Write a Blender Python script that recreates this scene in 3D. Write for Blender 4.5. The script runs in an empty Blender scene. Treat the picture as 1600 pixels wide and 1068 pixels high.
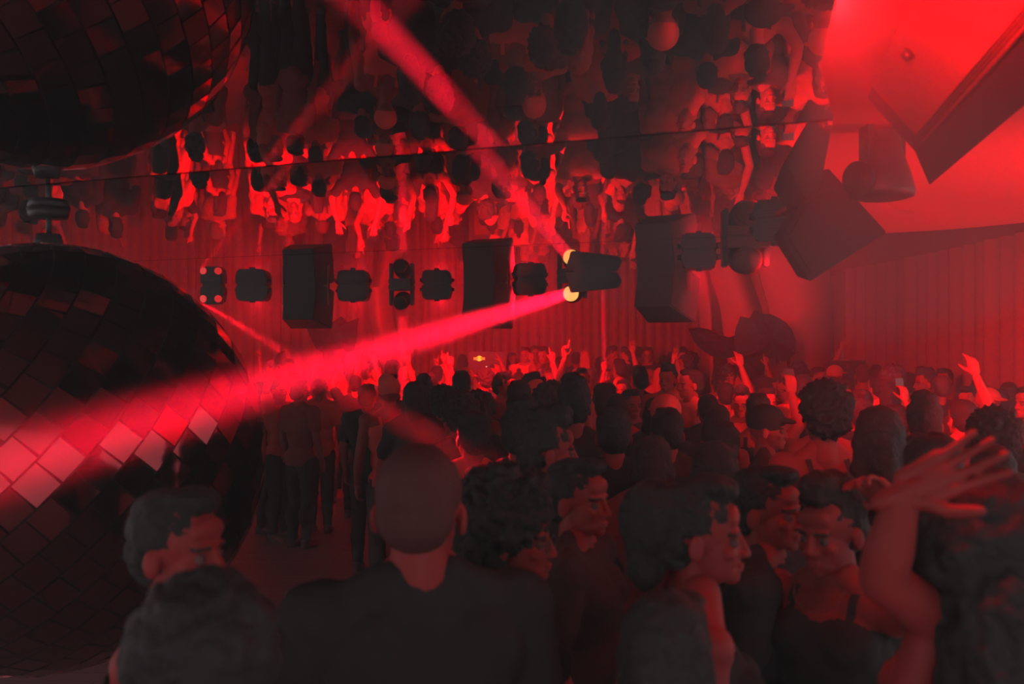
import bpy, bmesh, math, random
import numpy as np
from mathutils import Vector, Matrix, Euler, noise

random.seed(7); np.random.seed(7)
PI = math.pi
R = math.radians
SC = bpy.context.scene
COL = SC.collection

# ------------------------------------------------------------------ camera, world, exposure
CZ = 1.93                      # eye height
F = 1600 * 35 / 36             # focal length in pixels of the 1600x1068 frame
cam = bpy.data.cameras.new('camera'); camo = bpy.data.objects.new('camera', cam); COL.objects.link(camo)
cam.lens = 35; cam.sensor_width = 36; cam.shift_y = 6 / 1600
cam.clip_start = .05; cam.clip_end = 100
camo.location = (0, 0, CZ); camo.rotation_euler = (PI / 2, 0, 0)
cam.dof.use_dof = True; cam.dof.focus_distance = 8.5; cam.dof.aperture_fstop = 3.4
SC.camera = camo
SC.view_settings.view_transform = 'Standard'; SC.view_settings.look = 'None'
SC.view_settings.gamma = 1; SC.view_settings.exposure = 0; SC.view_settings.use_curve_mapping = False
W = bpy.data.worlds.new('world'); SC.world = W; W.use_nodes = True
W.node_tree.nodes['Background'].inputs[0].default_value = (1.12, 1.0, 1.02, 1)
W.node_tree.nodes['Background'].inputs[1].default_value = 1.0
RED = (1, .004, .020)

def at(px, py, Y):
    """a point of the room at distance Y whose picture position is px, py"""
    return Vector(((px - 800) / F * Y, Y, CZ + (540 - py) / F * Y))

def light(name, kind, loc, target, energy, color=RED, **kw):
    l = bpy.data.lights.new(name, kind); l.energy = energy; l.color = color
    for k, v in kw.items(): setattr(l, k, v)
    o = bpy.data.objects.new(name, l); COL.objects.link(o); o.location = loc
    if target is not None:
        o.rotation_euler = (Vector(target) - Vector(loc)).to_track_quat('-Z', 'Y').to_euler()
    return o

ZM = CZ + .6                   # underside of the mirrored ceiling
BL0 = at(892, 457, 8.5); BDIR = Vector((-.2194, -1, -.1019)).normalized()
HAZE = 0.023
# wash fixtures hung from the mirror rim throw red light over the far crowd and curtains
WASH = [(395, 9.9), (553, 9.95), (683, 9.8), (828, 9.0), (1090, 6.3), (1195, 4.9)]
# (all six aim away from the camera, at the far half of the floor)
for i, (px, Y) in enumerate(WASH):
    p = at(px, 448, Y); p.z = ZM - .13; p.y += .22
    t = [(-4.5, 15.5, .9), (-2.5, 16.5, .9), (0, 16.5, .9), (1.2, 16, .9), (4.6, 11.5, 1.2), (4.6, 8.2, 1.2)][i]
    light('wash_light', 'SPOT', p, t, [720, 700, 760, 950, 760, 560][i], spot_size=R([100, 100, 100, 95, 62, 62][i]), spot_blend=.7, shadow_soft_size=.05)
light('beam_light', 'AREA', BL0 + BDIR * .1, BL0 + BDIR * 3, 13, color=(1, .004, .03), shape='DISK', size=.10, spread=R(1.0))
light('ceiling_spot_light', 'SPOT', (.59, 1.82, ZM + .03), (.95, 2.82, ZM + .52), 310, color=(1, .012, .02), spot_size=R(140), spot_blend=.8, shadow_soft_size=.03)
light('shaft_light', 'AREA', at(629, 494, 9.7), at(629, 494, 9.7) + Vector((-.02, 0, -2)), 34, color=RED, shape='DISK', size=.09, spread=R(1.6))
light('shaft_light', 'AREA', at(941, 455, 9.2), at(946, 620, 9.2), 9, color=RED, shape='DISK', size=.04, spread=R(1.0))
light('floor_patch_light', 'AREA', at(318, 470, 9.85) , at(744, 714, 4.3), 7, color=RED, shape='DISK', size=.08, spread=R(1.8))
light('added_hand_fill_light', 'SPOT', (.60, 1.80, ZM - .01), (.77, 1.56, 1.76), 50, spot_size=R(18), spot_blend=.8, shadow_soft_size=.02)  # extra narrow spot, added only to brighten the raised hand
light('added_ceiling_fill_light', 'SPOT', (3.7, 3.4, 1.2), (3.0, 5.6, ZM + .25), 650, spot_size=R(120), spot_blend=.9, shadow_soft_size=.08)  # added fill with no fixture, out of view right, brightens pale ceiling and rim

# ------------------------------------------------------------------ materials
def mat(name, col, rough=.6, metal=0., spec=.5, emis=None, es=1., bump=0., bscale=20., var=0., vscale=6., sheen=0.):
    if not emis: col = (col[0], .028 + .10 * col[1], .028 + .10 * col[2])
    m = bpy.data.materials.new(name); m.use_nodes = True
    nt = m.node_tree; b = nt.nodes['Principled BSDF']
    b.inputs['Base Color'].default_value = (*col, 1); b.inputs['Roughness'].default_value = rough
    b.inputs['Metallic'].default_value = metal; b.inputs['Specular IOR Level'].default_value = spec
    b.inputs['Sheen Weight'].default_value = sheen
    if emis: b.inputs['Emission Color'].default_value = (*emis, 1); b.inputs['Emission Strength'].default_value = es
    tc = nt.nodes.new('ShaderNodeTexCoord')
    if var:
        n = nt.nodes.new('ShaderNodeTexNoise'); n.inputs['Scale'].default_value = vscale; n.inputs['Detail'].default_value = 4
        r = nt.nodes.new('ShaderNodeMapRange'); r.inputs[3].default_value = 1 - var; r.inputs[4].default_value = 1 + var
        x = nt.nodes.new('ShaderNodeMix'); x.data_type = 'RGBA'; x.blend_type = 'MULTIPLY'; x.inputs[0].default_value = 1
        x.inputs[6].default_value = (*col, 1)
        nt.links.new(tc.outputs['Object'], n.inputs['Vector']); nt.links.new(n.outputs['Fac'], r.inputs[0])
        nt.links.new(r.outputs[0], x.inputs[7]); nt.links.new(x.outputs[2], b.inputs['Base Color'])
    if bump:
        n2 = nt.nodes.new('ShaderNodeTexNoise'); n2.inputs['Scale'].default_value = bscale; n2.inputs['Detail'].default_value = 5
        bp = nt.nodes.new('ShaderNodeBump'); bp.inputs['Strength'].default_value = bump; bp.inputs['Distance'].default_value = .01
        nt.links.new(tc.outputs['Object'], n2.inputs['Vector']); nt.links.new(n2.outputs['Fac'], bp.inputs['Height'])
        nt.links.new(bp.outputs[0], b.inputs['Normal'])
    return m

M = {}
M['skin'] = mat('skin', (.32, .08, .08), .55, spec=.25, bump=.1, bscale=90, var=.06)
M['skin_tan'] = mat('skin_tan', (.25, .08, .08), .55, spec=.25, bump=.1, bscale=90, var=.06)
M['lips'] = mat('lips', (.38, .10, .10), .4)
M['brow'] = mat('brow', (.05, .04, .04), .8)
M['eye_white'] = mat('eye_white', (.16, .55, .55), .7, spec=.1)
M['iris'] = mat('iris', (.03, .02, .02), .15)
M['hair_black'] = mat('hair_black', (.036, .085, .085), .55, spec=.12, bump=.8, bscale=70)
M['hair_brown'] = mat('hair_brown', (.05, .08, .08), .55, spec=.12, bump=.8, bscale=70)
M['hair_blonde'] = mat('hair_blonde', (.34, .22, .17), .5, spec=.12, bump=.8, bscale=70)
M['stubble'] = mat('stubble', (.10, .09, .085), .6, spec=.12, bump=.3, bscale=200)
M['cloth_black'] = mat('cloth_black', (.036, .100, .100), .9, spec=.12, bump=.4, bscale=14)
M['cloth_dark'] = mat('cloth_dark', (.07, .115, .115), .9, spec=.12, bump=.4, bscale=14)
M['cloth_grey'] = mat('cloth_grey', (.28, .2, .2), .9, spec=.12, bump=.4, bscale=14)
M['cloth_white'] = mat('cloth_white', (.72, .5, .48), .85, spec=.12, bump=.4, bscale=14)
M['cloth_red'] = mat('cloth_red', (.45, .1, .1), .85, spec=.12, bump=.4, bscale=14)
M['denim'] = mat('denim', (.06, .12, .14), .9, spec=.12, bump=.4, bscale=30)
M['shoe'] = mat('shoe', (.1, .09, .09), .5)
M['shoe_white'] = mat('shoe_white', (.6, .5, .5), .5)
M['housing'] = mat('black_housing', (.03, .05, .052), .45, bump=.15, bscale=120)
M['housing2'] = mat('speaker_paint', (.03, .045, .048), .6, bump=.3, bscale=200)
M['dark_metal'] = mat('dark_metal', (.09, .085, .085), .35, metal=.8)
M['pale_plaster'] = mat('pale_plaster', (.78, .55, .55), .55, bump=.05, bscale=3)
M['drape'] = mat('drape_fabric', (.27, .30, .30), .85, bump=.2, bscale=25, var=.05)
M['panel_white'] = mat('white_panel', (.42, .48, .48), .6, bump=.05, bscale=5)
M['lens_red'] = mat('lens_red', (.3, .02, .02), .15, emis=(1, .03, .03), es=.75)
M['lens_dark'] = mat('lens_dark', (.03, .03, .03), .35, spec=.2)
M['ring_grey'] = mat('ring_grey', (.45, .3, .3), .5)
M['lens_hot'] = mat('lens_hot', (.8, .5, .3), .2, emis=(1, .52, .10), es=1.1)
M['screen'] = mat('screen_off', (.05, .045, .05), .25)
M['phone'] = mat('phone_black', (.05, .05, .05), .2)
M['phone_screen'] = mat('phone_screen', (.1, .1, .1), .1, emis=(1, .5, .4), es=.8)
M['mark_yellow'] = mat('sign_yellow', (.8, .6, .05), .5, emis=(1, .75, .03), es=1.0)
M['mark_orange'] = mat('sign_orange', (.8, .3, .05), .5, emis=(1, .28, .03), es=.9)
M['white_glow'] = mat('white_lamp', (1, .8, .7), .5, emis=(1, .75, .5), es=2.5)
M['petal'] = mat('sculpture_dark', (.022, .03, .03), .8, spec=.08, bump=.4, bscale=8)
M['metal_chain'] = mat('chain_metal', (.3, .28, .28), .3, metal=.9)
M['glass_rim'] = mat('spectacle_frame', (.03, .03, .03), .3)

def mirror_mat(name, col, rough, bump=0.):
    m = bpy.data.materials.new(name); m.use_nodes = True; nt = m.node_tree; b = nt.nodes['Principled BSDF']
    b.inputs['Base Color'].default_value = (*col, 1); b.inputs['Metallic'].default_value = 1; b.inputs['Roughness'].default_value = rough
    if bump:
        tc = nt.nodes.new('ShaderNodeTexCoord'); n2 = nt.nodes.new('ShaderNodeTexNoise'); n2.inputs['Scale'].default_value = 1.1; n2.inputs['Detail'].default_value = 1
        bp = nt.nodes.new('ShaderNodeBump'); bp.inputs['Strength'].default_value = bump; bp.inputs['Distance'].default_value = .02
        nt.links.new(tc.outputs['Object'], n2.inputs['Vector']); nt.links.new(n2.outputs['Fac'], bp.inputs['Height']); nt.links.new(bp.outputs[0], b.inputs['Normal'])
    return m
M['mirror'] = mirror_mat('ceiling_mirror', (.82, .75, .75), .010, .10)
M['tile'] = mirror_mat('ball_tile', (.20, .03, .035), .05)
M['grout'] = mirror_mat('ball_core', (.05, .02, .02), .5)

def floor_mat():
    m = bpy.data.materials.new('floor_boards'); m.use_nodes = True; nt = m.node_tree; b = nt.nodes['Principled BSDF']
    tc = nt.nodes.new('ShaderNodeTexCoord'); br = nt.nodes.new('ShaderNodeTexBrick')
    br.inputs['Scale'].default_value = 1; br.inputs['Brick Width'].default_value = 1.6; br.inputs['Row Height'].default_value = .14
    br.inputs['Mortar Size'].default_value = .004
    br.inputs['Color1'].default_value = (.30, .13, .13, 1); br.inputs['Color2'].default_value = (.24, .11, .11, 1); br.inputs['Mortar'].default_value = (.06, .03, .03, 1)
    nt.links.new(tc.outputs['Object'], br.inputs['Vector']); nt.links.new(br.outputs['Color'], b.inputs['Base Color'])
    b.inputs['Roughness'].default_value = .45
    return m
M['floor'] = floor_mat()

# ------------------------------------------------------------------ mesh helpers
def link(name, me, m=None, parent=None, loc=None):
    o = bpy.data.objects.new(name, me); COL.objects.link(o)
    if m is not None and not me.materials: me.materials.append(m)
    if parent: o.parent = parent
    if loc is not None: o.location = loc
    return o

def meta(o, label=None, cat=None, group=None, kind=None):
    if label: o['label'] = label
    if cat: o['category'] = cat
    if group: o['group'] = group
    if kind: o['kind'] = kind
    return o

def thing(name, loc, label, cat, group=None, rotz=0.):
    o = bpy.data.objects.new(name, None); COL.objects.link(o); o.location = loc; o.rotation_euler = (0, 0, rotz); o.empty_display_size = .1
    return meta(o, label, cat, group)

def part(name, bm, m, parent=None, smooth=False, label=None, bevel=0.):
    me = bpy.data.meshes.new(name)
    if bevel: bmesh.ops.bevel(bm, geom=list(bm.edges), offset=bevel, segments=2, affect='EDGES', clamp_overlap=True)
    bmesh.ops.recalc_face_normals(bm, faces=bm.faces)
    bm.to_mesh(me); bm.free()
    if smooth: me.shade_smooth()
    o = link(name, me, m, parent)
    if label: o['label'] = label
    return o

def struct(name, bm, m, smooth=False):
    o = part(name, bm, m, None, smooth); o['kind'] = 'structure'; return o

def box(bm, c, s, rot=None):
    mtx = Matrix.Translation(c) @ (rot.to_matrix().to_4x4() if rot is not None else Matrix()) @ Matrix.Diagonal((s[0], s[1], s[2], 1))
    return bmesh.ops.create_cube(bm, size=1, matrix=mtx)['verts']

def cone(bm, p0, p1, r0, r1, seg=24, caps=True):
    p0, p1 = Vector(p0), Vector(p1); d = p1 - p0
    mtx = Matrix.Translation((p0 + p1) / 2) @ d.to_track_quat('Z', 'Y').to_matrix().to_4x4()
    return bmesh.ops.create_cone(bm, cap_ends=caps, segments=seg, radius1=r0, radius2=r1, depth=d.length, matrix=mtx)['verts']

def prism(bm, pts, d):
    """closed polygon pts (3-D) extruded along the vector d"""
    a = [bm.verts.new(p) for p in pts]; b = [bm.verts.new(Vector(p) + Vector(d)) for p in pts]
    n = len(pts); bm.faces.new(a); bm.faces.new(b[::-1])
    for i in range(n): bm.faces.new((a[i], b[i], b[(i + 1) % n], a[(i + 1) % n]))

def sheet(bm, path, z0, z1, nz=1, prof=None):
    """vertical sheet along a plan path, from z0 to z1; prof(i, t) gives a sideways shift"""
    rows = []
    for k in range(nz + 1):
        t = k / nz; rows.append([bm.verts.new((p[0] + (prof(i, t)[0] if prof else 0), p[1] + (prof(i, t)[1] if prof else 0), z0 + (z1 - z0) * t)) for i, p in enumerate(path)])
    for k in range(nz):
        for i in range(len(path) - 1): bm.faces.new((rows[k][i], rows[k][i + 1], rows[k + 1][i + 1], rows[k + 1][i]))

def smooth_path(pts, step):
    """Catmull-Rom through pts, resampled at an even step"""
    P = [Vector((*p, 0)) for p in pts]; P = [2 * P[0] - P[1]] + P + [2 * P[-1] - P[-2]]; out = []
    for i in range(1, len(P) - 2):
        for k in range(40):
            t = k / 40
            out.append(.5 * ((2 * P[i]) + (-P[i - 1] + P[i + 1]) * t + (2 * P[i - 1] - 5 * P[i] + 4 * P[i + 1] - P[i + 2]) * t * t + (-P[i - 1] + 3 * P[i] - 3 * P[i + 1] + P[i + 2]) * t ** 3))
    out.append(P[-2]); res = [out[0]]; acc = 0
    for a, b in zip(out, out[1:]):
        L = (b - a).length
        while L > 0 and acc + L >= step:
            f = (step - acc) / L; a = a.lerp(b, f); res.append(a.copy()); L = (b - a).length; acc = 0
        acc += L
    return res

def curtain(name, pts, pleat, depth, z0, z1):
    path = smooth_path(pts, pleat / 14); q = []; rnd = random.Random(3); ph = 0
    for i, p in enumerate(path):
        t = (path[min(i + 1, len(path) - 1)] - path[max(i - 1, 0)]).normalized(); n = Vector((t.y, -t.x, 0))
        ph += (2 * PI / 14) * (1 + .25 * noise.noise(Vector((i * .03, 0, 0))))
        s = abs(math.sin(ph / 2)) ** .55
        q.append(p + n * depth * s * (1 + .3 * noise.noise(Vector((i * .05, 5, 0)))))
    bm = bmesh.new(); sheet(bm, q, z0, z1, 3)
    o = struct(name, bm, M['drape'], smooth=True)
    return o

# ------------------------------------------------------------------ the room
bm = bmesh.new(); box(bm, (0, 7, -.05), (18, 24, .1)); struct('floor', bm, M['floor'])
bm = bmesh.new(); box(bm, (0, 7, 4.25), (18, 24, .1)); struct('ceiling', bm, M['pale_plaster'])
bm = bmesh.new(); box(bm, (-8.4, 13.5, 2.1), (.2, 10, 4.2)); struct('wall_left', bm, M['pale_plaster'])
bm = bmesh.new(); box(bm, (0, 18.6, 2.1), (17, .2, 4.2)); struct('wall_back', bm, M['pale_plaster'])
bm = bmesh.new(); box(bm, (5.6, 12.5, 2.1), (.2, 12, 4.2)); struct('wall_right', bm, M['pale_plaster'])
curtain('wall_back_curtain', [(-8.0, 9), (-7.6, 12.5), (-6.0, 15.6), (-3.4, 17.2), (0, 17.7), (2.2, 17.4), (3.35, 16.9)], .16, .13, 0.02, 4.15)
curtain('wall_right_curtain', [(4.80, 13.9), (4.93, 13.0), (5.0, 11), (4.98, 8.5), (4.92, 7)], .29, .21, 0.02, 3.0)
# plain valance over the right curtain
bm = bmesh.new(); pth = smooth_path([(4.70, 14.8), (4.93, 13.2), (4.98, 11), (4.96, 8.5), (4.90, 7)], .3)
sheet(bm, [p - Vector((.02, 0, 0)) for p in pth], 2.96, 4.15); sheet(bm, [p + Vector((.04, 0, 0)) for p in pth], 2.96, 4.15)
struct('trim_1', bm, M['drape'], smooth=True)

# mirrored ceiling: three strips of a rounded slab, the near one tilted a little
def slab_outline():
    pts = [(-8, -2.5), (0, -2.5), (.30, 0), (.50, 1.5), (.65, 2.1), (.84, 2.6), (1.12, 3.6), (1.3, 4.6), (1.52, 5.6), (1.5, 6.6), (1.3, 7.7), (.95, 8.6), (.45, 9.2),
           (-.1, 9.75), (-.8, 10.1), (-1.7, 10.22), (-2.6, 10.25), (-3.6, 10.2), (-5, 9.9), (-8, 9.2)]
    return [Vector((x, y, ZM)) for x, y in pts]
def slab(name, cuts, tilt, dz):
    bm = bmesh.new(); prism(bm, slab_outline(), (0, 0, .09))
    for (p, n) in cuts:
        g = list(bm.verts) + list(bm.edges) + list(bm.faces)
        r = bmesh.ops.bisect_plane(bm, geom=g, plane_co=p, plane_no=n, clear_outer=True)
        es = [e for e in bm.edges if e.is_boundary]
        if es: bmesh.ops.contextual_create(bm, geom=es)
    if tilt:
        ax = Vector((1.03, -.42, 0)).normalized(); piv = Vector((-1.2, 3.5, ZM))
        bmesh.ops.rotate(bm, verts=bm.verts, cent=piv, matrix=Matrix.Rotation(tilt, 3, ax))
    bmesh.ops.translate(bm, verts=bm.verts, vec=(0, 0, dz))
    return struct(name, bm, M['mirror'])
sn = Vector((.42, 1.03, 0)).normalized(); s1 = Vector((-1.2, 3.48, ZM)); s2 = Vector((-1.2, 6.45, ZM))
slab('ceiling_mirror_near', [(s1 - sn * .012, sn)], R(1.5), .0)
slab('ceiling_mirror_middle', [(s2 - sn * .010, sn), (s1 + sn * .012, -sn)], 0, 0)
slab('ceiling_mirror_far', [(s2 + sn * .010, -sn)], R(0.0), .0)

# pale ceiling on the right, ending in a rounded rim
ZW = CZ + .86
bm = bmesh.new(); Rm = []
rim = smooth_path([(4.8, 2.5), (4.55, 4.2), (3.9, 6.1), (3.35, 7.05), (2.75, 7.5), (1.9, 8.1), (1.0, 9.2), (-.5, 10.2), (-3, 10.8), (-8, 10.6)], .12)
prof = [(-1.9, .10), (-1.6, .045), (-1.2, 0), (-.75, .02), (-.35, -.015), (-.12, -.03), (-.02, -.015), (0, .02), (0, .10), (-.1, .12)]
rows = []
for i, p in enumerate(rim):
    t = (rim[min(i + 1, len(rim) - 1)] - rim[max(i - 1, 0)]).normalized(); n = Vector((-t.y, t.x, 0)) * -1
    if n.dot(Vector((0, 4, 0)) - p) > 0: n = -n
    rows.append([bm.verts.new((p.x + n.x * a, p.y + n.y * a, ZW + b)) for a, b in prof])
for a, b in zip(rows, rows[1:]):
    for k in range(len(prof) - 1): bm.faces.new((a[k], b[k], b[k + 1], a[k + 1]))
struct('ceiling_rim', bm, M['pale_plaster'], smooth=True)
bm = bmesh.new()
prism(bm, [(-.6, -2.5, ZW + .02), (5.5, -2.5, ZW + .02), (5.5, 2.6, ZW + .02), (4.6, 3.2, ZW + .02), (3.2, 5.6, ZW + .02), (2.2, 6.6, ZW + .02), (1.3, 7.4, ZW + .02), (.3, 8.6, ZW + .02), (-.6, 9, ZW + .02)], (0, 0, .15))
struct('ceiling_right', bm, M['pale_plaster'])

# sweeping pale fins that stand before the far right corner
def fin(pts, thick, name, seed):
    """pts: list of (z, x0, x1, y) cross sections of a leaning panel"""
    bm = bmesh.new(); n = 28; rows = []
    zs = np.array([p[0] for p in pts]); X0 = np.array([p[1] for p in pts]); X1 = np.array([p[2] for p in pts]); Ys = np.array([p[3] for p in pts])
    for k in range(n + 1):
        z = zs[0] + (zs[-1] - zs[0]) * k / n
        def ip(A):
            j = int(np.clip(np.searchsorted(zs, z) - 1, 0, len(zs) - 2)); u = (z - zs[j]) / (zs[j + 1] - zs[j])
            u = u * u * (3 - 2 * u) * .5 + u * .5
            return A[j] + (A[j + 1] - A[j]) * u
        a, b, y = ip(X0), ip(X1), ip(Ys); r = []
        for m_ in range(9):
            u = m_ / 8; r.append((a + (b - a) * u, y - .35 * math.sin(u * PI) + .1 * u, z))
        rows.append(r)
    fr = [[bm.verts.new(v) for v in r] for r in rows]; bk = [[bm.verts.new((v[0], v[1] + thick, v[2])) for v in r] for r in rows]
    for k in range(n):
        for i in range(8):
            bm.faces.new((fr[k][i], fr[k][i + 1], fr[k + 1][i + 1], fr[k + 1][i])); bm.faces.new((bk[k][i + 1], bk[k][i], bk[k + 1][i], bk[k + 1][i + 1]))
        bm.faces.new((fr[k][0], fr[k + 1][0], bk[k + 1][0], bk[k][0])); bm.faces.new((fr[k][8], bk[k][8], bk[k + 1][8], fr[k + 1][8]))
    return bm
def xs(px, Y): return (px - 800) / F * Y
Yf = 15.6
bm = fin([(0, xs(1095, Yf), xs(1150, Yf), Yf), (1.5, xs(1098, Yf), xs(1118, Yf), Yf), (2.4, xs(1094, Yf), xs(1116, Yf), Yf), (3.1, xs(1078, Yf), xs(1112, Yf), Yf), (4.1, xs(1050, Yf), xs(1090, Yf), Yf)], .06, 'a', 1)
o = part('curved_fin', bm, M['panel_white'], smooth=True); meta(o, 'tall narrow pale curved fin at the right end of the back curtain', 'wall panel')
bm = fin([(0, xs(1145, 15), xs(1235, 15), 15), (1.5, xs(1140, 15), xs(1232, 15), 15), (2.4, xs(1128, 15), xs(1195, 15), 15), (3.1, xs(1108, 15), xs(1172, 15), 15), (4.1, xs(1070, 15), xs(1155, 15), 15)], .06, 'b', 2)
o = part('curved_fin', bm, M['panel_white'], smooth=True); meta(o, 'broad pale curved fin sweeping up behind the dark petal sculpture', 'wall panel')
bm = fin([(0, xs(1215, 14.4), xs(1325, 14.4), 14.4), (1.5, xs(1222, 14.4), xs(1308, 14.4), 14.4), (2.3, xs(1205, 14.4), xs(1306, 14.4), 14.4), (3.1, xs(1185, 14.4), xs(1300, 14.4), 14.4), (4.1, xs(1180, 14.4), xs(1260, 14.4), 14.4)], .06, 'c', 3)
o = part('curved_fin', bm, M['panel_white'], smooth=True); meta(o, 'widest pale curved fin, standing against the left end of the right curtain', 'wall panel')
bm = fin([(0, xs(600, 16.6), xs(640, 16.6), 16.6), (1.6, xs(592, 16.6), xs(628, 16.6), 16.6), (2.5, xs(577, 16.6), xs(612, 16.6), 16.6), (4.1, xs(560, 16.6), xs(600, 16.6), 16.6)], .06, 'd', 4)
o = part('curved_fin', bm, M['panel_white'], smooth=True); meta(o, 'tall pale curved fin between the left curtain pleats and the vertical light shaft', 'wall panel')

# low riser, drinks cooler, monitor
bm = bmesh.new(); box(bm, (1.1, 16.2, .11), (4.8, 2.5, .22)); struct('floor_riser', bm, M['housing'])
ck = thing('drinks_cooler', (xs(762, 15.25), 15.25, .22), 'tall black drinks cooler with a glowing yellow charging-bulls emblem', 'cooler')
bm = bmesh.new(); box(bm, (0, .0, .81), (.56, .5, 1.62)); part('cabinet', bm, M['housing'], ck, bevel=.01)
dr = None
bm = bmesh.new()
for (x, z, w_, h_) in ((-.22, .66, .04, 1.2), (.22, .66, .04, 1.2), (0, 1.25, .48, .04), (0, .05, .48, .04)): box(bm, (x, -.262, z), (w_, .03, h_))
dr = part('door', bm, M['housing2'], ck)
bm = bmesh.new(); box(bm, (0, -.254, .66), (.40, .01, 1.18)); part('door_glass', bm, mat('door_glass', (.25, .02, .02), .1), dr)
bm = bmesh.new(); box(bm, (.20, -.285, .75), (.02, .02, .3)); part('handle', bm, M['dark_metal'], dr)
for (x, z) in ((-.01, 1.39), (.05, 1.20)):
    bm = bmesh.new(); bmesh.ops.create_uvsphere(bm, u_segments=10, v_segments=6, radius=.012, matrix=Matrix.Translation((x, -.285, z))); part('indicator_lamp', bm, M['white_glow'], ck, True, label='tiny white light')
bm = bmesh.new(); ex, ez = -.12, 1.52
prism(bm, [(ex + .042 * math.cos(a), -.262, ez + .040 * math.sin(a)) for a in np.linspace(0, 2 * PI, 24, endpoint=False)], (0, .01, 0)); em = part('emblem_disc', bm, M['mark_yellow'], ck, label='glowing yellow sun disc')
for sg in (-1, 1):
    bm = bmesh.new()
    prism(bm, [(ex + sg * x, -.268, ez + z) for x, z in ((.012, .004), (.03, .022), (.058, .018), (.074, .010), (.084, .026), (.086, .006), (.080, -.010), (.090, -.030), (.074, -.022), (.060, -.014), (.048, -.030), (.038, -.014), (.020, -.018))], (0, .01, 0))
    part('emblem_bull', bm, M['mark_orange'], ck, label='glowing orange charging bull')
bm = bmesh.new()
mo = thing('monitor', (xs(1323, 12.2), 12.2, 0), 'black flat monitor on a stand before the right curtain', 'monitor')
zc = CZ + (540 - 579) / F * 12.2
box(bm, (0, 0, zc), (.455, .04, .255)); part('casing', bm, M['housing'], mo, bevel=.006)
bm = bmesh.new(); box(bm, (0, -.022, zc), (.43, .004, .23)); sc_ = part('screen', bm, M['screen'], mo)
bm = bmesh.new()
for a in range(10):
    for cz_ in (.011, -.011):
        g_ = lambda b: Vector((-.004 + .010 * math.sin(PI * b / 10), -.026, zc + .06 + cz_ + .011 * math.cos(PI * b / 10))); cone(bm, g_(a), g_(a + 1), .003, .003, 6)
part('screen_mark', bm, M['cloth_red'], sc_)
bm = bmesh.new(); cone(bm, (0, .03, 0.0), (0, .03, zc), .018, .018, 12); cone(bm, (0, .03, 0), (0, .03, .02), .2, .2, 24); part('stand', bm, M['dark_metal'], mo)

# ------------------------------------------------------------------ dark petal sculptures
def petal_obj(name, outline, Y, thick, parent, bend=.25):
    bm = bmesh.new(); P = [at(x, y, Y) for x, y in outline]; c = sum(P, Vector()) / len(P)
    rw = max((p - c).length for p in P)
    for side in (0, 1):
        cv = bm.verts.new(c + Vector((0, -bend + side * thick, 0)))
        mid = [bm.verts.new(c.lerp(p, .55) + Vector((0, -bend * .7 + side * thick + .05 * math.sin(i * 2.1), 0))) for i, p in enumerate(P)]
        ed = [bm.verts.new(p + Vector((0, side * thick, 0))) for p in P]
        n = len(P)
        for i in range(n):
            j = (i + 1) % n; bm.faces.new((cv, mid[i], mid[j])); bm.faces.new((mid[i], ed[i], ed[j], mid[j]))
        if side == 0: e0 = ed
    for i in range(n): bm.faces.new((e0[i], e0[(i + 1) % n], ed[(i + 1) % n], ed[i]))
    bmesh.ops.translate(bm, verts=bm.verts, vec=-parent.location)
    return part(name, bm, M['petal'], parent, smooth=False)
t = thing('petal_sculpture', (xs(1185, 13), 13, 0), 'large dark ruffled petal sculpture on thin stems in front of the pale fins', 'sculpture')
petal_obj('petal', [(1077, 513), (1090, 511), (1108, 514), (1122, 522), (1140, 527), (1148, 524), (1156, 540), (1152, 556), (1134, 560), (1112, 556), (1096, 545), (1085, 533)], 13, .05, t)
petal_obj('petal', [(1148, 540), (1150, 515), (1158, 494), (1172, 497), (1180, 484), (1192, 490), (1203, 490), (1216, 496), (1228, 503), (1238, 515), (1244, 533), (1243, 552), (1233, 562), (1222, 564), (1212, 556), (1202, 560), (1190, 566), (1172, 562), (1158, 560)], 12.85, .05, t)
petal_obj('petal', [(1150, 556), (1166, 560), (1186, 560), (1196, 570), (1190, 590), (1176, 600), (1160, 596), (1146, 575)], 13.1, .05, t)
bm = bmesh.new()
for px, top in ((1215, 563), (1232, 561), (1180, 560), (1192, 560)):
    p = at(px, top, 13); cone(bm, (p.x, p.y, 0.0), p + Vector((0, 0, .1)), .03, .02, 8)
bmesh.ops.translate(bm, verts=bm.verts, vec=-t.location); part('stem', bm, M['petal'], t, smooth=True)
t = thing('petal_sculpture', (xs(520, 13.5), 13.5, 0), 'dark spiky petal sculpture below the first big black speaker', 'sculpture')
petal_obj('petal', [(476, 500), (484, 508), (500, 507), (512, 508), (524, 500), (533, 494), (541, 502), (548, 506), (556, 498), (560, 497), (557, 512), (556, 530), (552, 548), (530, 552), (505, 551), (494, 545), (486, 528), (480, 515)], 13.5, .06, t)
bm = bmesh.new(); p = at(522, 545, 13.5); cone(bm, (p.x, p.y, 0), p, .10, .16, 12)
bmesh.ops.translate(bm, verts=bm.verts, vec=-t.location); part('stem', bm, M['petal'], t, smooth=True)

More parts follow.
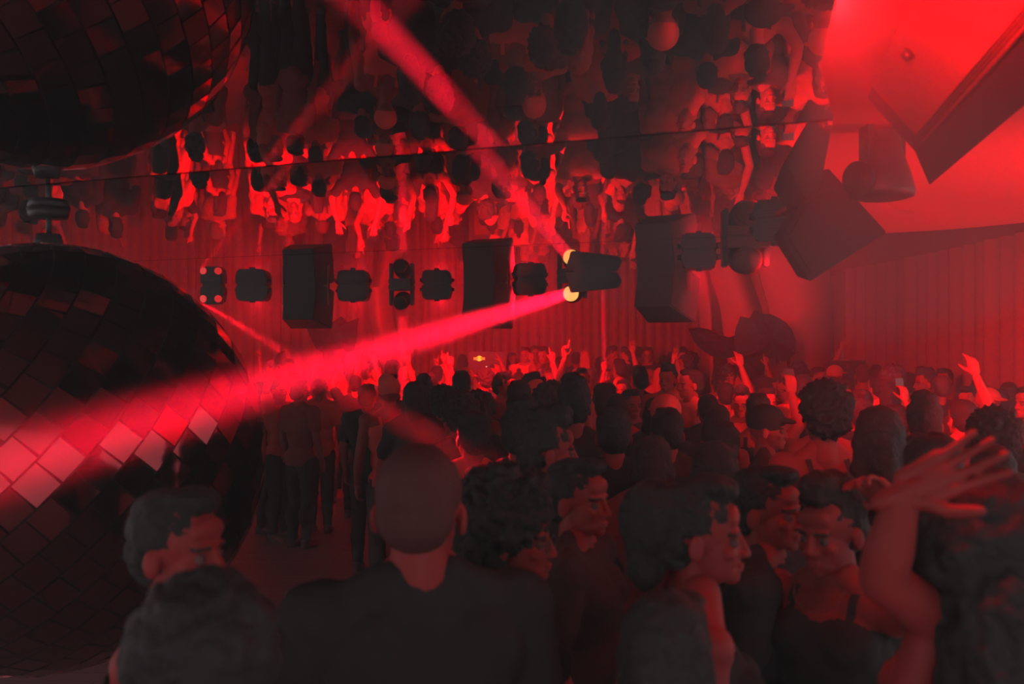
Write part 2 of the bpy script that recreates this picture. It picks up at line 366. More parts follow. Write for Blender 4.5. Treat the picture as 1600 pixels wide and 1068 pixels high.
# ------------------------------------------------------------------ things that hang from the mirrored ceiling
def spk(px, Y, w, h, d, yaw, tilt, label, roll=0., drop=0.):
    """black speaker: tapered cabinet with a recessed grille, flying bracket"""
    t = thing('ceiling_speaker', (xs(px, Y), Y, ZM), label, 'speaker', 'black speakers hung along the mirror rim', R(yaw))
    bm = bmesh.new(); w2, d2 = w / 2, d / 2
    a = [(-w2, -d2, 0), (w2, -d2, 0), (w2 * .72, d2, 0), (-w2 * .72, d2, 0)]
    prism(bm, a, (0, 0, -h))
    rot = Euler((R(tilt), R(roll), 0)).to_matrix()
    bmesh.ops.bevel(bm, geom=list(bm.edges), offset=.008, segments=2, affect='EDGES')
    bmesh.ops.rotate(bm, verts=bm.verts, cent=(0, 0, -h / 2), matrix=rot); bmesh.ops.translate(bm, verts=bm.verts, vec=(0, 0, -drop))
    part('cabinet', bm, M['housing2'], t)
    bm = bmesh.new(); box(bm, (0, -d2 - .006, -h / 2), (w * .88, .012, h * .88))
    bmesh.ops.rotate(bm, verts=bm.verts, cent=(0, 0, -h / 2), matrix=rot); bmesh.ops.translate(bm, verts=bm.verts, vec=(0, 0, -drop))
    part('grille', bm, M['dark_metal'], t)
    bm = bmesh.new()
    for s in (-1, 1): box(bm, (s * (w2 + .012), 0, -h * .25 - drop / 2), (.01, .04, h * .5 + drop))
    box(bm, (0, 0, -.004), (w + .03, .05, .008)); part('bracket', bm, M['dark_metal'], t)
    return t
spk(478, 9.9, .44, .39, .40, 172, 12, 'black ceiling speaker above the dark spiky sculpture')
spk(760, 9.4, .42, .40, .42, 160, 12, 'black ceiling speaker crossed by the red beam')
spk(1038, 7.6, .40, .36, .42, 150, 16, 'black ceiling speaker hanging right of the glowing beam lamp', drop=.01)

def diamond():
    t = thing('ceiling_speaker', (xs(1300, 4.2), 4.2, ZM), 'large tilted black speaker with its sharp corner over the petal sculpture', 'speaker', 'black speakers hung along the mirror rim')
    P = [at(1222, 372, 4.15), at(1265, 440, 4.1), at(1386, 363, 4.25), at(1294, 262, 4.35)]
    bm = bmesh.new(); prism(bm, [p - t.location for p in P], (.05, .34, .04)); part('cabinet', bm, M['housing2'], t, bevel=.006)
    bm = bmesh.new(); c = sum(P, Vector()) / 4
    Q = [c.lerp(p, .86) - t.location + Vector((-.002, -.014, -.002)) for p in P]; prism(bm, Q, (.002, .014, .002)); part('grille', bm, M['housing'], t)
    bm = bmesh.new(); a = at(1255, 330, 4.45) - t.location
    P2 = [at(1165, 345, 4.55), at(1230, 385, 4.5), at(1290, 300, 4.5), at(1270, 262, 4.6)]
    prism(bm, [p - t.location for p in [at(1240, 372, 4.5), at(1300, 300, 4.5), at(1285, 262, 4.5), at(1262, 300, 4.5)]], (0, .05, 0))
    box(bm, Vector((0, .25, -.005)), (.3, .2, .01)); part('bracket', bm, M['dark_metal'], t)
diamond()

def washer(px, Y, w, label, yaw=0., roll=0.):
    """boxy wash light with rounded corners, side knobs and a bottom catch, seen from behind"""
    t = thing('wash_lamp', (xs(px, Y), Y, ZM), label, 'stage light', 'boxy wash lights along the mirror rim', R(yaw))
    h = w * .5; w2 = w / 2; bm = bmesh.new()
    prism(bm, [(-w2 * .97, -.1, 0), (w2 * .97, -.1, 0), (w2, -.1, -h * .3), (w2 * .95, -.1, -h * .7), (w2 * .8, -.1, -h), (-w2 * .86, -.1, -h), (-w2 * .98, -.1, -h * .7), (-w2, -.1, -h * .3)], (0, .24, 0))
    bmesh.ops.bevel(bm, geom=list(bm.edges), offset=.012, segments=2, affect='EDGES')
    part('housing', bm, M['housing'], t)
    bm = bmesh.new()
    for k in range(6): box(bm, (0, -.102, -h * (.15 + k * .14)), (w * .6, .008, .004))
    part('cooling_fins', bm, M['dark_metal'], t)
    for s in (-1, 1):
        bm = bmesh.new(); cone(bm, (s * w2 * .98, 0, -h * .32), (s * (w2 + .025), 0, -h * .32), .02, .016, 12); part('knob', bm, M['housing'], t, True)
    bm = bmesh.new(); box(bm, (0, -.04, -h - .008), (w * .16, .05, .018)); part('latch', bm, M['housing'], t)
    bm = bmesh.new(); cone(bm, (0, .14, -h * .5), (0, .16, -h * .5), h * .38, h * .4, 24); part('lens', bm, M['lens_red'], t)
    if roll: t.rotation_euler.y = R(roll)
    return t
washer(396, 9.9, .31, 'boxy black wash light left of the first big speaker')
washer(553, 9.95, .31, 'boxy black wash light between the first speaker and the scanning head')
washer(683, 9.8, .29, 'boxy black wash light just left of the beam-crossed speaker')
washer(828, 9.0, .28, 'boxy black wash light between the beam-crossed speaker and the glowing lamp', 8)
washer(1092, 6.35, .22, 'boxy black wash light between the tilted speaker and the round-lensed lamp', -12)
washer(1212, 4.85, .20, 'boxy black wash light hugging the large diamond-shaped speaker', -20)

def moving_head(px, Y, s, hdir, label, lens, lens_r=.055, hang=.17, label_lens=None):
    """moving head lamp: ceiling base, yoke with two arms, rounded head with rimmed lens"""
    t = thing('moving_head_lamp', (xs(px, Y), Y, ZM), label, 'stage light', 'moving head lamps on the mirror rim')
    hd = Vector(hdir).normalized(); yaw = math.atan2(hd.x, -hd.y)
    bm = bmesh.new(); box(bm, (0, 0, -.03 * s), (.24 * s, .2 * s, .06 * s), Euler((0, 0, yaw))); part('base', bm, M['housing'], t, bevel=.01)
    rz = Matrix.Rotation(yaw, 3, 'Z'); c = Vector((0, 0, -hang))
    for sg in (-1, 1):
        bm = bmesh.new(); box(bm, rz @ Vector((sg * .11 * s, 0, -hang * .5 - .02)), (.03 * s, .09 * s, hang + .05), Euler((0, 0, yaw)))
        part('yoke_arm', bm, M['housing'], t, bevel=.006)
    bm = bmesh.new()
    prof = [(-.15, .035), (-.14, .065), (-.06, .085), (.03, .085), (.07, .075), (.075, .068)]
    rows = []; q = hd.to_track_quat('Z', 'Y')
    for z, r in prof: rows.append([bm.verts.new(c + q @ Vector((r * s * math.cos(a), r * s * math.sin(a), z * s))) for a in np.linspace(0, 2 * PI, 24, endpoint=False)])
    for a, b in zip(rows, rows[1:]):
        for i in range(24): bm.faces.new((a[i], a[(i + 1) % 24], b[(i + 1) % 24], b[i]))
    bm.faces.new(rows[0][::-1]); bm.faces.new(rows[-1])
    hdo = part('head', bm, M['housing'], t, True)
    bm = bmesh.new(); rr = lens_r * s
    cone(bm, c + hd * .075 * s, c + hd * .09 * s, .078 * s, .078 * s, 28, False); cone(bm, c + hd * .076 * s, c + hd * .09 * s, .07 * s, .07 * s, 28, False)
    part('lens_ring', bm, M['ring_grey'], hdo, True)
    bm = bmesh.new(); cone(bm, c + hd * .070 * s, c + hd * .083 * s, rr * 1.0, rr, 32); l = part('lens', bm, lens, hdo, False)
    if label_lens: l['label'] = label_lens
    return t, c
# the lamp that throws the beam: its lens sits at BL0
t, c = moving_head(892, 8.5, 1.0, BDIR, 'moving head lamp with glowing yellow lens throwing the wide red beam', M['lens_hot'], .066, .146, label_lens='glowing yellow lens')
t.location = (BL0.x - BDIR.x * .083, BL0.y - BDIR.y * .083, ZM)
moving_head(1164, 5.55, 1.02, (-.05, -1, -.12), 'moving head lamp with large unlit lens beside the diamond-shaped speaker', M['lens_dark'], .056, .115)
moving_head(628, 9.8, .95, (-.12, -1, -.35), 'unlit moving head lamp above the vertical light shaft', M['lens_dark'], .05, .16)
t = thing('moving_head_lamp', (xs(334, 9.9), 9.9, ZM), 'leftmost moving head lamp with two glowing red lenses', 'stage light', 'moving head lamps on the mirror rim')
bm = bmesh.new(); prism(bm, [(-.11, -.09, 0), (.11, -.09, 0), (.115, -.09, -.1), (.09, -.09, -.185), (-.085, -.09, -.19), (-.115, -.09, -.1)], (0, .18, 0)); part('head', bm, M['housing'], t, bevel=.02)
for sx in (-1, 1):
    bm = bmesh.new(); cone(bm, (sx * .07 , -.09, -.135), (sx * .075, -.104, -.137), .034, .036, 20); part('lens', bm, M['lens_red'], t, label='glowing red lens')
bm = bmesh.new(); box(bm, (0, -.095, -.05), (.06, .012, .012)); part('display', bm, M['dark_metal'], t)

# slim bar light tilted next to the beam lamp
t = thing('bar_light', (xs(925, 8.1), 8.1, ZM), 'slim tilted black bar light attached right of the glowing lamp', 'stage light')
bm = bmesh.new(); e = Euler((R(8), R(-9), R(-6)))
prism(bm, [(-.22, -.06, -.005), (.2, -.06, -.005), (.24, -.06, -.08), (.21, -.06, -.13), (-.17, -.06, -.165)], (0, .14, 0)); part('housing', bm, M['housing'], t, bevel=.006)
bm = bmesh.new(); box(bm, (0, 0, -.003), (.3, .12, .006)); part('bracket', bm, M['dark_metal'], t)

# pendant can behind the big wedge
pc = at(1378, 235, 4.0)
t = thing('pendant_lamp', (pc.x, pc.y, ZW), 'rounded black can lamp hanging behind the big wedge cabinet', 'stage light')
bm = bmesh.new(); prof = [(.0, .05), (-.03, .075), (-.10, .085), (-.17, .11), (-.24, .128), (-.262, .122), (-.272, .09), (-.276, .0)]
rows = [[bm.verts.new((r * math.cos(a), r * math.sin(a), z)) for a in np.linspace(0, 2 * PI, 32, endpoint=False)] for z, r in prof[:-1]]
for a, b in zip(rows, rows[1:]):
    for i in range(32): bm.faces.new((a[i], a[(i + 1) % 32], b[(i + 1) % 32], b[i]))
bm.faces.new(rows[0][::-1]); bm.faces.new(rows[-1]); part('can', bm, M['housing'], t, True)
bm = bmesh.new(); cone(bm, (-.095, -.06, -.2), (-.135, -.085, -.2), .062, .066, 28); part('side_lens', bm, M['lens_dark'], t, True)
for sx in (-1, 1):
    bm = bmesh.new(); box(bm, (sx * .06, 0, -.05), (.03, .1, .16)); part('yoke_arm', bm, M['housing'], t)

# long wedge cabinet, upper right
t = thing('wedge_cabinet', (1.5, 3.5, ZW + .02), 'huge long wedge-shaped cabinet with perforated face at the upper right', 'speaker')
Dv = Vector((-.222, -.975, 0)).normalized() * 2.0
P0, P1, P2, P3 = Vector((1.47, 3.52, CZ + .585)), Vector((1.22, 3.42, CZ + .86)), Vector((1.62, 3.84, CZ + .585)), Vector((1.75, 3.84, CZ + .88))
P0 = at(1432, 238, 3.3); P1 = at(1352, 150, 3.3); P2 = at(1452, 292, 3.62); P3 = at(1460, 185, 3.75)
bm = bmesh.new(); prism(bm, [p - t.location for p in (P0, P2, P3, P1)], Dv); part('cabinet', bm, M['housing'], t, bevel=.008)
fn = (P1 - P0).cross(Dv).normalized();
if fn.x > 0: fn = -fn
bm = bmesh.new(); u = (P1 - P0)
o0 = P0 - t.location
prism(bm, [o0 + u * .02 + Dv * .09, o0 + u * 1.0 + Dv * .09, o0 + u * 1.0 + Dv * .97, o0 + u * .02 + Dv * .97], fn * .012)
part('face_panel', bm, mat('perforated_panel', (.36, .3, .3), .7, spec=.2), t, label='pale perforated face panel', bevel=.004)
bm = bmesh.new()
for k in range(120):
    for j in range(3):
        c = o0 + u * (.06 + j * .035) + Dv * (.04 + k * .0075) + fn * .0125
        box(bm, c, (.006, .006, .006))
part('perforation', bm, M['dark_metal'], t)
bm = bmesh.new(); c = o0 + u * .75 + Dv * .35 + fn * .016; cone(bm, c, c + fn * .02, .018, .012, 16); part('screw_cap', bm, M['dark_metal'], t, True)

# small lamp at the very top right
t = thing('ceiling_spot', (.59, 1.80, ZM + .198), 'blazing small ceiling lamp at the top edge, right of the mirror', 'lamp')
bm = bmesh.new(); cone(bm, (0, 0, 0), (0, 0, -.09), .012, .012, 12); cone(bm, (0, 0, .09), (0, 0, 0), .02, .02, 12); part('stem', bm, M['dark_metal'], t, True)
bm = bmesh.new(); cone(bm, (0, 0, -.085), (0, 0, -.13), .03, .036, 20); part('housing', bm, M['housing'], t, True)
bm = bmesh.new(); bmesh.ops.create_uvsphere(bm, u_segments=16, v_segments=10, radius=.024, matrix=Matrix.Translation((0, 0, -.142))); part('bulb', bm, mat('bulb', (1, .8, .2), .4, emis=(1, .8, .08), es=4), t, True, label='glowing yellow bulb')

# ------------------------------------------------------------------ mirror ball
def mirror_ball(cpos, rad, label):
    t = thing('mirror_ball', cpos, label, 'disco ball')
    core = bmesh.new(); bmesh.ops.create_uvsphere(core, u_segments=64, v_segments=40, radius=rad * .985)
    part('core', core, M['grout'], t, True)
    bm = bmesh.new(); ts = .118; rows = int(round(PI * rad / ts)); tilt = Euler((R(28), R(-42), R(10))).to_matrix(); rnd = random.Random(5)
    for i in range(rows):
        th = PI * (i + .5) / rows; n = max(3, int(round(2 * PI * rad * math.sin(th) / ts)))
        ph0 = rnd.random()
        for j in range(n):
            ph = 2 * PI * (j + ph0) / n
            nrm = Vector((math.sin(th) * math.cos(ph), math.sin(th) * math.sin(ph), math.cos(th)))
            e1 = Vector((-math.sin(ph), math.cos(ph), 0)); e2 = nrm.cross(e1)
            hw = PI * rad * math.sin(th) / n - .004; hh = PI * rad / rows / 2 - .004
            nn = (nrm + e1 * rnd.gauss(0, .022) + e2 * rnd.gauss(0, .022)).normalized()
            q = nrm.rotation_difference(nn)
            c = nrm * (rad + .003)
            V = [c + q @ (e1 * sx * hw + e2 * sy * hh) for sx, sy in ((-1, -1), (1, -1), (1, 1), (-1, 1))]
            V2 = [v - nrm * .012 for v in V]
            a = [bm.verts.new(tilt @ v) for v in V]; b = [bm.verts.new(tilt @ v) for v in V2]
            bm.faces.new(a)
            for k in range(4): bm.faces.new((a[k], b[k], b[(k + 1) % 4], a[(k + 1) % 4]))
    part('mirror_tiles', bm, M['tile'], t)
    bm = bmesh.new(); top = ZM - cpos[2]
    cone(bm, (0, 0, rad * .97), (0, 0, rad + .05), .07, .05, 20); cone(bm, (0, 0, rad + .04), (0, 0, top), .012, .012, 10); cone(bm, (0, 0, top - .04), (0, 0, top), .08, .09, 20)
    part('hanger', bm, M['housing'], t, True)
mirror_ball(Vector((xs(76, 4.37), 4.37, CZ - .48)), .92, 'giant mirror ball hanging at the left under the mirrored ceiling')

# ------------------------------------------------------------------ people: geometry kit
def ell(c, r, rot=None, seg=14, rings=9):
    V = []; Fc = []
    for i in range(rings + 1):
        th = PI * i / rings
        for j in range(seg):
            ph = 2 * PI * j / seg; V.append((math.sin(th) * math.cos(ph) * r[0], math.sin(th) * math.sin(ph) * r[1], math.cos(th) * r[2]))
    V = np.array(V)
    if rot is not None: V = V @ np.array(rot).T
    V = V + np.array(c)
    for i in range(rings):
        for j in range(seg): Fc.append((i * seg + j, (i + 1) * seg + j, (i + 1) * seg + (j + 1) % seg, i * seg + (j + 1) % seg))
    return V, Fc

def limb(p0, p1, r0, r1, seg=12, flat=1.0):
    """tapered capsule"""
    p0, p1 = np.array(p0, float), np.array(p1, float); d = p1 - p0; L = np.linalg.norm(d) + 1e-9; w = d / L
    a = np.array((0, 0, 1.)) if abs(w[2]) < .9 else np.array((1., 0, 0)); u = np.cross(w, a); u /= np.linalg.norm(u); v = np.cross(w, u)
    rings = [(-r0 * .98, .18 * r0), (-r0 * .7, .71 * r0), (0, r0)] + [(L * t, r0 + (r1 - r0) * t) for t in (.33, .66)] + [(L, r1), (L + r1 * .7, .71 * r1), (L + r1 * .98, .18 * r1)]
    V = []
    for s, r in rings:
        for j in range(seg):
            ph = 2 * PI * j / seg; V.append(p0 + w * s + u * r * math.cos(ph) + v * r * math.sin(ph) * flat)
    Fc = []
    n = len(rings)
    for i in range(n - 1):
        for j in range(seg): Fc.append((i * seg + j, i * seg + (j + 1) % seg, (i + 1) * seg + (j + 1) % seg, (i + 1) * seg + j))
    Fc.append(tuple(range(seg - 1, -1, -1))); Fc.append(tuple(range((n - 1) * seg, n * seg)))
    return np.array(V), Fc

def fuse(pieces, voxel, smooth=2, fac=.5, disp=0., dscale=8.):
    """voxel-unite closed pieces to one skin; returns (verts, faces)"""
    V = []; Fc = []; b = 0
    for v, f in pieces:
        V.append(v); Fc += [tuple(b + i for i in q) for q in f]; b += len(v)
    V = np.concatenate(V)
    me = bpy.data.meshes.new('tmp'); me.from_pydata(V.tolist(), [], Fc); me.update()
    bm = bmesh.new(); bm.from_mesh(me); bmesh.ops.remove_doubles(bm, verts=bm.verts, dist=1e-6); bmesh.ops.recalc_face_normals(bm, faces=bm.faces); bm.to_mesh(me); bm.free()
    o = bpy.data.objects.new('tmp', me); COL.objects.link(o)
    m = o.modifiers.new('r', 'REMESH'); m.mode = 'VOXEL'; m.voxel_size = voxel; m.use_smooth_shade = True
    if smooth:
        s = o.modifiers.new('s', 'SMOOTH'); s.factor = fac; s.iterations = smooth
    dg = bpy.context.evaluated_depsgraph_get(); ev = o.evaluated_get(dg); e = ev.to_mesh()
    n = len(e.vertices); co = np.empty(n * 3); e.vertices.foreach_get('co', co); co = co.reshape(-1, 3)
    fc = [tuple(p.vertices) for p in e.polygons]
    if disp:
        nr = np.empty(n * 3); e.vertices.foreach_get('normal', nr); nr = nr.reshape(-1, 3)
        k = np.array([noise.fractal(Vector(c * dscale), 1., 2., 3) for c in co]); co = co + nr * (k * disp)[:, None]
    ev.to_mesh_clear(); bpy.data.objects.remove(o); bpy.data.meshes.remove(me)
    return co, fc

def rotm(ax, deg): return np.array(Matrix.Rotation(R(deg), 3, ax))

# head, built looking towards -Y with the neck joint at the origin
def build_head(female, voxel):
    k = .95 if female else 1.
    P = [ell((0, .014, .150), (.077, .097, .092), seg=24, rings=16), ell((0, -.026, .082), (.060 if not female else .056, .066, .078), seg=20, rings=14),
         ell((0, -.070, .026), (.024, .022, .020)), ell((0, -.055, .04), (.044 if not female else .038, .035, .028)),
         ell((0, -.074, .132), (.052, .017, .014)), limb((0, -.088, .120), (0, -.105, .080), .008, .0115, 10), ell((.012, -.096, .078), (.010, .012, .008)), ell((-.012, -.096, .078), (.010, .012, .008)),
         ell((0, -.090, .0535), (.023, .011, .0055)), ell((0, -.088, .0435), (.020, .011, .0065)),
         ell((.036, -.062, .086), (.024, .020, .018)), ell((-.036, -.062, .086), (.024, .020, .018)),
         ell((.079, .012, .100), (.009, .019, .031), rotm('Z', -20)), ell((-.079, .012, .100), (.009, .019, .031), rotm('Z', 20)),
         ell((0, -.07, .165), (.05, .02, .03)),
         limb((0, .022, -.055), (0, .012, .07), .055 if not female else .044, .052 if not female else .042, 16)]
    v, f = fuse(P, voxel, 2, .5); return v * k if female else v, f

_HC = {}
def head(female, voxel):
    key = (female, voxel)
    if key in _HC: return _HC[key]
    v, f = build_head(female, voxel); k = .95 if female else 1.
    fc = np.array([v[list(q)].mean(0) for q in f]) / k; mi = np.zeros(len(f), int)
    x, y, z = np.abs(fc[:, 0]), fc[:, 1], fc[:, 2]
    mi[((x / .024) ** 2 + ((z - .0485) / .010) ** 2 < 1) & (y < -.086)] = 1
    mi[(np.abs(z - .1305 - .1 * (.03 - x) * (x > .03)) < .0045) & (x > .012) & (x < .052) & (y < -.06)] = 2
    f = list(f); mi = list(mi); V = [v]; b = len(v)
    for s in (-1, 1):
        for (yy, r, m_) in ((-.0735, .0128, 3), (-.0805, .0068, 4)):
            ev, ef = ell(np.array((s * .031, yy, .108)) * k, (r * k, r * k * (1 if m_ == 3 else .98), r * k), seg=12, rings=8)
            V.append(ev); f += [tuple(b + i for i in q) for q in ef]; mi += [m_] * len(ef); b += len(ev)
    _HC[key] = (np.concatenate(V), f, mi); return _HC[key]

# hands: local frame, wrist at origin, fingers along +Z, palm facing -Y, thumb on the +X side
def build_hand(kind, voxel):
    P = [ell((0, 0, .045), (.040, .015, .046)), limb((-.022, 0, .01), (-.030, 0, .075), .015, .012), limb((.02, 0, .01), (.028, 0, .075), .017, .012), limb((0, 0, -.03), (0, 0, .02), .026, .024, flat=.75)]
    curl = {'open': [8, 8, 8, 8], 'relaxed': [35, 40, 45, 50], 'point': [4, 78, 82, 84], 'grip': [48, 52, 56, 60], 'claw': [20, 32, 50, 66]}[kind]
    for i, (x, L) in enumerate(((.029, .074), (.010, .082), (-.010, .077), (-.028, .060))):
        p = np.array((x, 0, .083)); a = R(curl[i]) * .55; sp = R((-(i - 1.4)) * (6 if kind == 'open' else 3))
        r = .0092 - .0004 * i; ang = a
        for s, (fr) in enumerate((.45, .31, .24)):
            d = np.array((math.sin(sp) * math.cos(ang), -math.sin(ang), math.cos(ang) * math.cos(sp))); q = p + d * L * fr
            P.append(limb(p, q, r, r * .93, 10)); p = q; r *= .93; ang += R(curl[i]) * .9
    th = {'open': (.75, -.15, .65), 'relaxed': (.55, -.45, .7), 'point': (.2, -.75, .6), 'grip': (.35, -.8, .5), 'claw': (.6, -.5, .6)}[kind]
    d = np.array(th); d /= np.linalg.norm(d); p = np.array((.026, -.004, .022)); q = p + d * .04
    P.append(limb(p, q, .014, .0115)); d2 = d + np.array((-.25, -.25, .35)); d2 /= np.linalg.norm(d2); q2 = q + d2 * .03; P.append(limb(q, q2, .0112, .0100)); P.append(limb(q2, q2 + d2 * .018, .0100, .0085))
    return fuse(P, voxel, 1, .4)
_HD = {}
def hand(kind, voxel):
    if (kind, voxel) not in _HD: _HD[(kind, voxel)] = build_hand(kind, voxel)
    return _HD[(kind, voxel)]

POSES = {  # (elbow, wrist, hand dir, palm normal, kind) for right (x<0) and left (x>0) arm, shoulder at (+-.18, .01, 1.43)
    'down': (((-.235, .03, 1.16), (-.235, -.06, .92), (0, -.2, -1), (1, 0, 0), 'relaxed'), ((.235, .03, 1.16), (.235, -.06, .92), (0, -.2, -1), (-1, 0, 0), 'relaxed')),
    'up_r': (((-.27, -.06, 1.66), (-.20, -.14, 1.92), (.1, -.25, 1), (0, -1, 0), 'claw'), ((.235, .03, 1.16), (.235, -.06, .92), (0, -.2, -1), (-1, 0, 0), 'relaxed')),
    'point_r': (((-.28, -.08, 1.62), (-.24, -.16, 1.87), (0, -.1, 1), (0, -1, 0), 'point'), ((.235, .03, 1.16), (.235, -.06, .92), (0, -.2, -1), (-1, 0, 0), 'relaxed')),
    'phone_r': (((-.27, -.16, 1.52), (-.22, -.28, 1.75), (.05, -.1, 1), (.3, -1, 0), 'grip'), ((.235, .03, 1.16), (.235, -.06, .92), (0, -.2, -1), (-1, 0, 0), 'relaxed')),
    'both_up': (((-.30, -.06, 1.64), (-.22, -.10, 1.90), (.1, -.1, 1), (0, -1, 0), 'open'), ((.31, -.05, 1.62), (.24, -.12, 1.88), (-.1, -.1, 1), (0, -1, 0), 'open')),
    'drink': (((-.25, .02, 1.17), (-.16, -.24, 1.22), (.2, -1, .2), (1, 0, 0), 'grip'), ((.235, .03, 1.16), (.235, -.06, .92), (0, -.2, -1), (-1, 0, 0), 'relaxed')),
    'beckon': (((-.235, .03, 1.16), (-.235, -.06, .92), (0, -.2, -1), (1, 0, 0), 'relaxed'), ((.36, -.04, 1.46), (.145, .08, 1.70), (-.4, -.45, .5), (.2, -.6, -.5), 'relaxed')),
    'front': (((-.24, -.02, 1.17), (-.10, -.22, 1.30), (.6, -.6, .5), (.5, .5, .5), 'relaxed'), ((.24, -.02, 1.17), (.12, -.24, 1.22), (-.6, -.6, .3), (-.5, .5, .5), 'relaxed')),
}
SH = ((-.178, .01, 1.425), (.178, .01, 1.425))

def torso_pieces(female, g=0.):
    if female:
        return [ell((0, .01, .95), (.165 + g, .115 + g, .13 + g)), ell((0, .005, 1.12), (.118 + g, .088 + g, .15)), ell((0, .01, 1.27), (.142 + g, .10 + g, .15)),
                ell((.062, -.068, 1.28), (.055 + g, .05 + g, .055 + g)), ell((-.062, -.068, 1.28), (.055 + g, .05 + g, .055 + g)),
                limb((-.13, .012, 1.405), (.13, .012, 1.405), .05 + g, .05 + g), ell((.07, .07, .93), (.08 + g, .07 + g, .09 + g)), ell((-.07, .07, .93), (.08 + g, .07 + g, .09 + g))]
    return [ell((0, .01, .96), (.155 + g, .11 + g, .12 + g)), ell((0, .0, 1.12), (.142 + g, .10 + g, .15)), ell((0, .008, 1.28), (.170 + g, .115 + g, .16)),
            ell((.075, -.05, 1.33), (.085 + g, .06 + g, .07 + g)), ell((-.075, -.05, 1.33), (.085 + g, .06 + g, .07 + g)), ell((.085, .07, 1.34), (.08 + g, .05 + g, .09 + g)), ell((-.085, .07, 1.34), (.08 + g, .05 + g, .09 + g)),
            limb((-.155, .012, 1.415), (.155, .012, 1.415), .058 + g, .058 + g), ell((.06, .06, .94), (.08 + g, .065 + g, .09 + g)), ell((-.06, .06, .94), (.08 + g, .065 + g, .09 + g))]

def leg_pieces(g=0., top=.96):
    P = []
    for s in (-1, 1):
        P += [limb((s * .085, .01, .90), (s * .09, -.01, .50), .085 + g, .058 + g), limb((s * .09, -.01, .50), (s * .092, .025, .10), .058 + g, .040 + g), ell((s * .092, .05, .34), (.05 + g, .055 + g, .12))]
    return P

def arm_frames(pose, female):
    out = []
    for i, (el, wr, hd, pn, kind) in enumerate(POSES[pose]):
        sh = np.array(SH[i]) * (np.array((.90, 1, .99)) if female else 1); out.append((sh, np.array(el), np.array(wr), Vector(hd), Vector(pn), kind, i))
    return out

_BC = {}
def body_mesh(female, pose, vox):
    """arms, torso and legs as one skin plus hands"""
    key = (female, pose, vox)
    if key in _BC: return _BC[key]
    P = torso_pieces(female) + leg_pieces(); k = .86 if female else 1.
    P += [limb((-.12, .015, 1.43), (-.03, .018, 1.50), .042, .045), limb((.12, .015, 1.43), (.03, .018, 1.50), .042, .045), limb((0, .02, 1.42), (0, .02, 1.50), .056 * (.85 if female else 1), .053 * (.85 if female else 1))]
    for s in (-1, 1): P += [limb((s * .092, .03, .055), (s * .105, -.12, .03), .045, .032, flat=.8), ell((s * .092, .045, .035), (.035, .04, .034))]
    hands = []
    for sh, el, wr, hd, pn, kind, i in arm_frames(pose, female):
        P += [ell(sh, (.062 * k, .06 * k, .062 * k)), limb(sh, el, .050 * k, .041 * k), limb(el, el + (wr - el) * .35, .042 * k, .043 * k), limb(el + (wr - el) * .35, wr, .042 * k, .026 * k)]
        z = hd.normalized(); y = -(pn - z * pn.dot(z)).normalized(); x = y.cross(z)
        if i == 1: x = -x
        m3 = np.array(((x.x, y.x, z.x), (x.y, y.y, z.y), (x.z, y.z, z.z))); hv, hf = hand(kind, .0055 if vox > .01 else .0035)
        if i == 0: pass
        det = np.linalg.det(m3); hv2 = (hv * (.93 if female else 1.03)) @ m3.T + wr
        hands.append((hv2, [q[::-1] for q in hf] if det < 0 else hf))
    v, f = fuse(P, vox, 2, .5); V = [v]; b = len(v); f = list(f)
    for hv, hf in hands: V.append(hv); f += [tuple(b + i for i in q) for q in hf]; b += len(hv)
    _BC[key] = (np.concatenate(V), f); return _BC[key]

NECK = np.array((0, .014, 1.505))
def mk_mesh(name, V, Fc, mats, mi=None):
    me = bpy.data.meshes.new(name); me.from_pydata(V.tolist(), [], Fc)
    for m in mats: me.materials.append(m)
    if mi is not None: me.polygons.foreach_set('material_index', mi)
    me.shade_smooth(); me.update(); return me

_PM = {}
def person_mesh(female, pose, turn, nod, skin, vox):
    key = (female, pose, turn, nod, skin, vox)
    if key in _PM: return _PM[key]
    bv, bf = body_mesh(female, pose, vox); hv, hf, hm = head(female, .0058 if vox > .01 else .0036)
    rm = rotm('Z', turn) @ rotm('X', nod); hv = hv @ rm.T + NECK; b = len(bv)
    me = mk_mesh('body', np.concatenate([bv, hv]), list(bf) + [tuple(b + i for i in q) for q in hf], [M[skin], M['lips'], M['brow'], M['eye_white'], M['iris']], [0] * len(bf) + list(hm))
    _PM[key] = me; return me

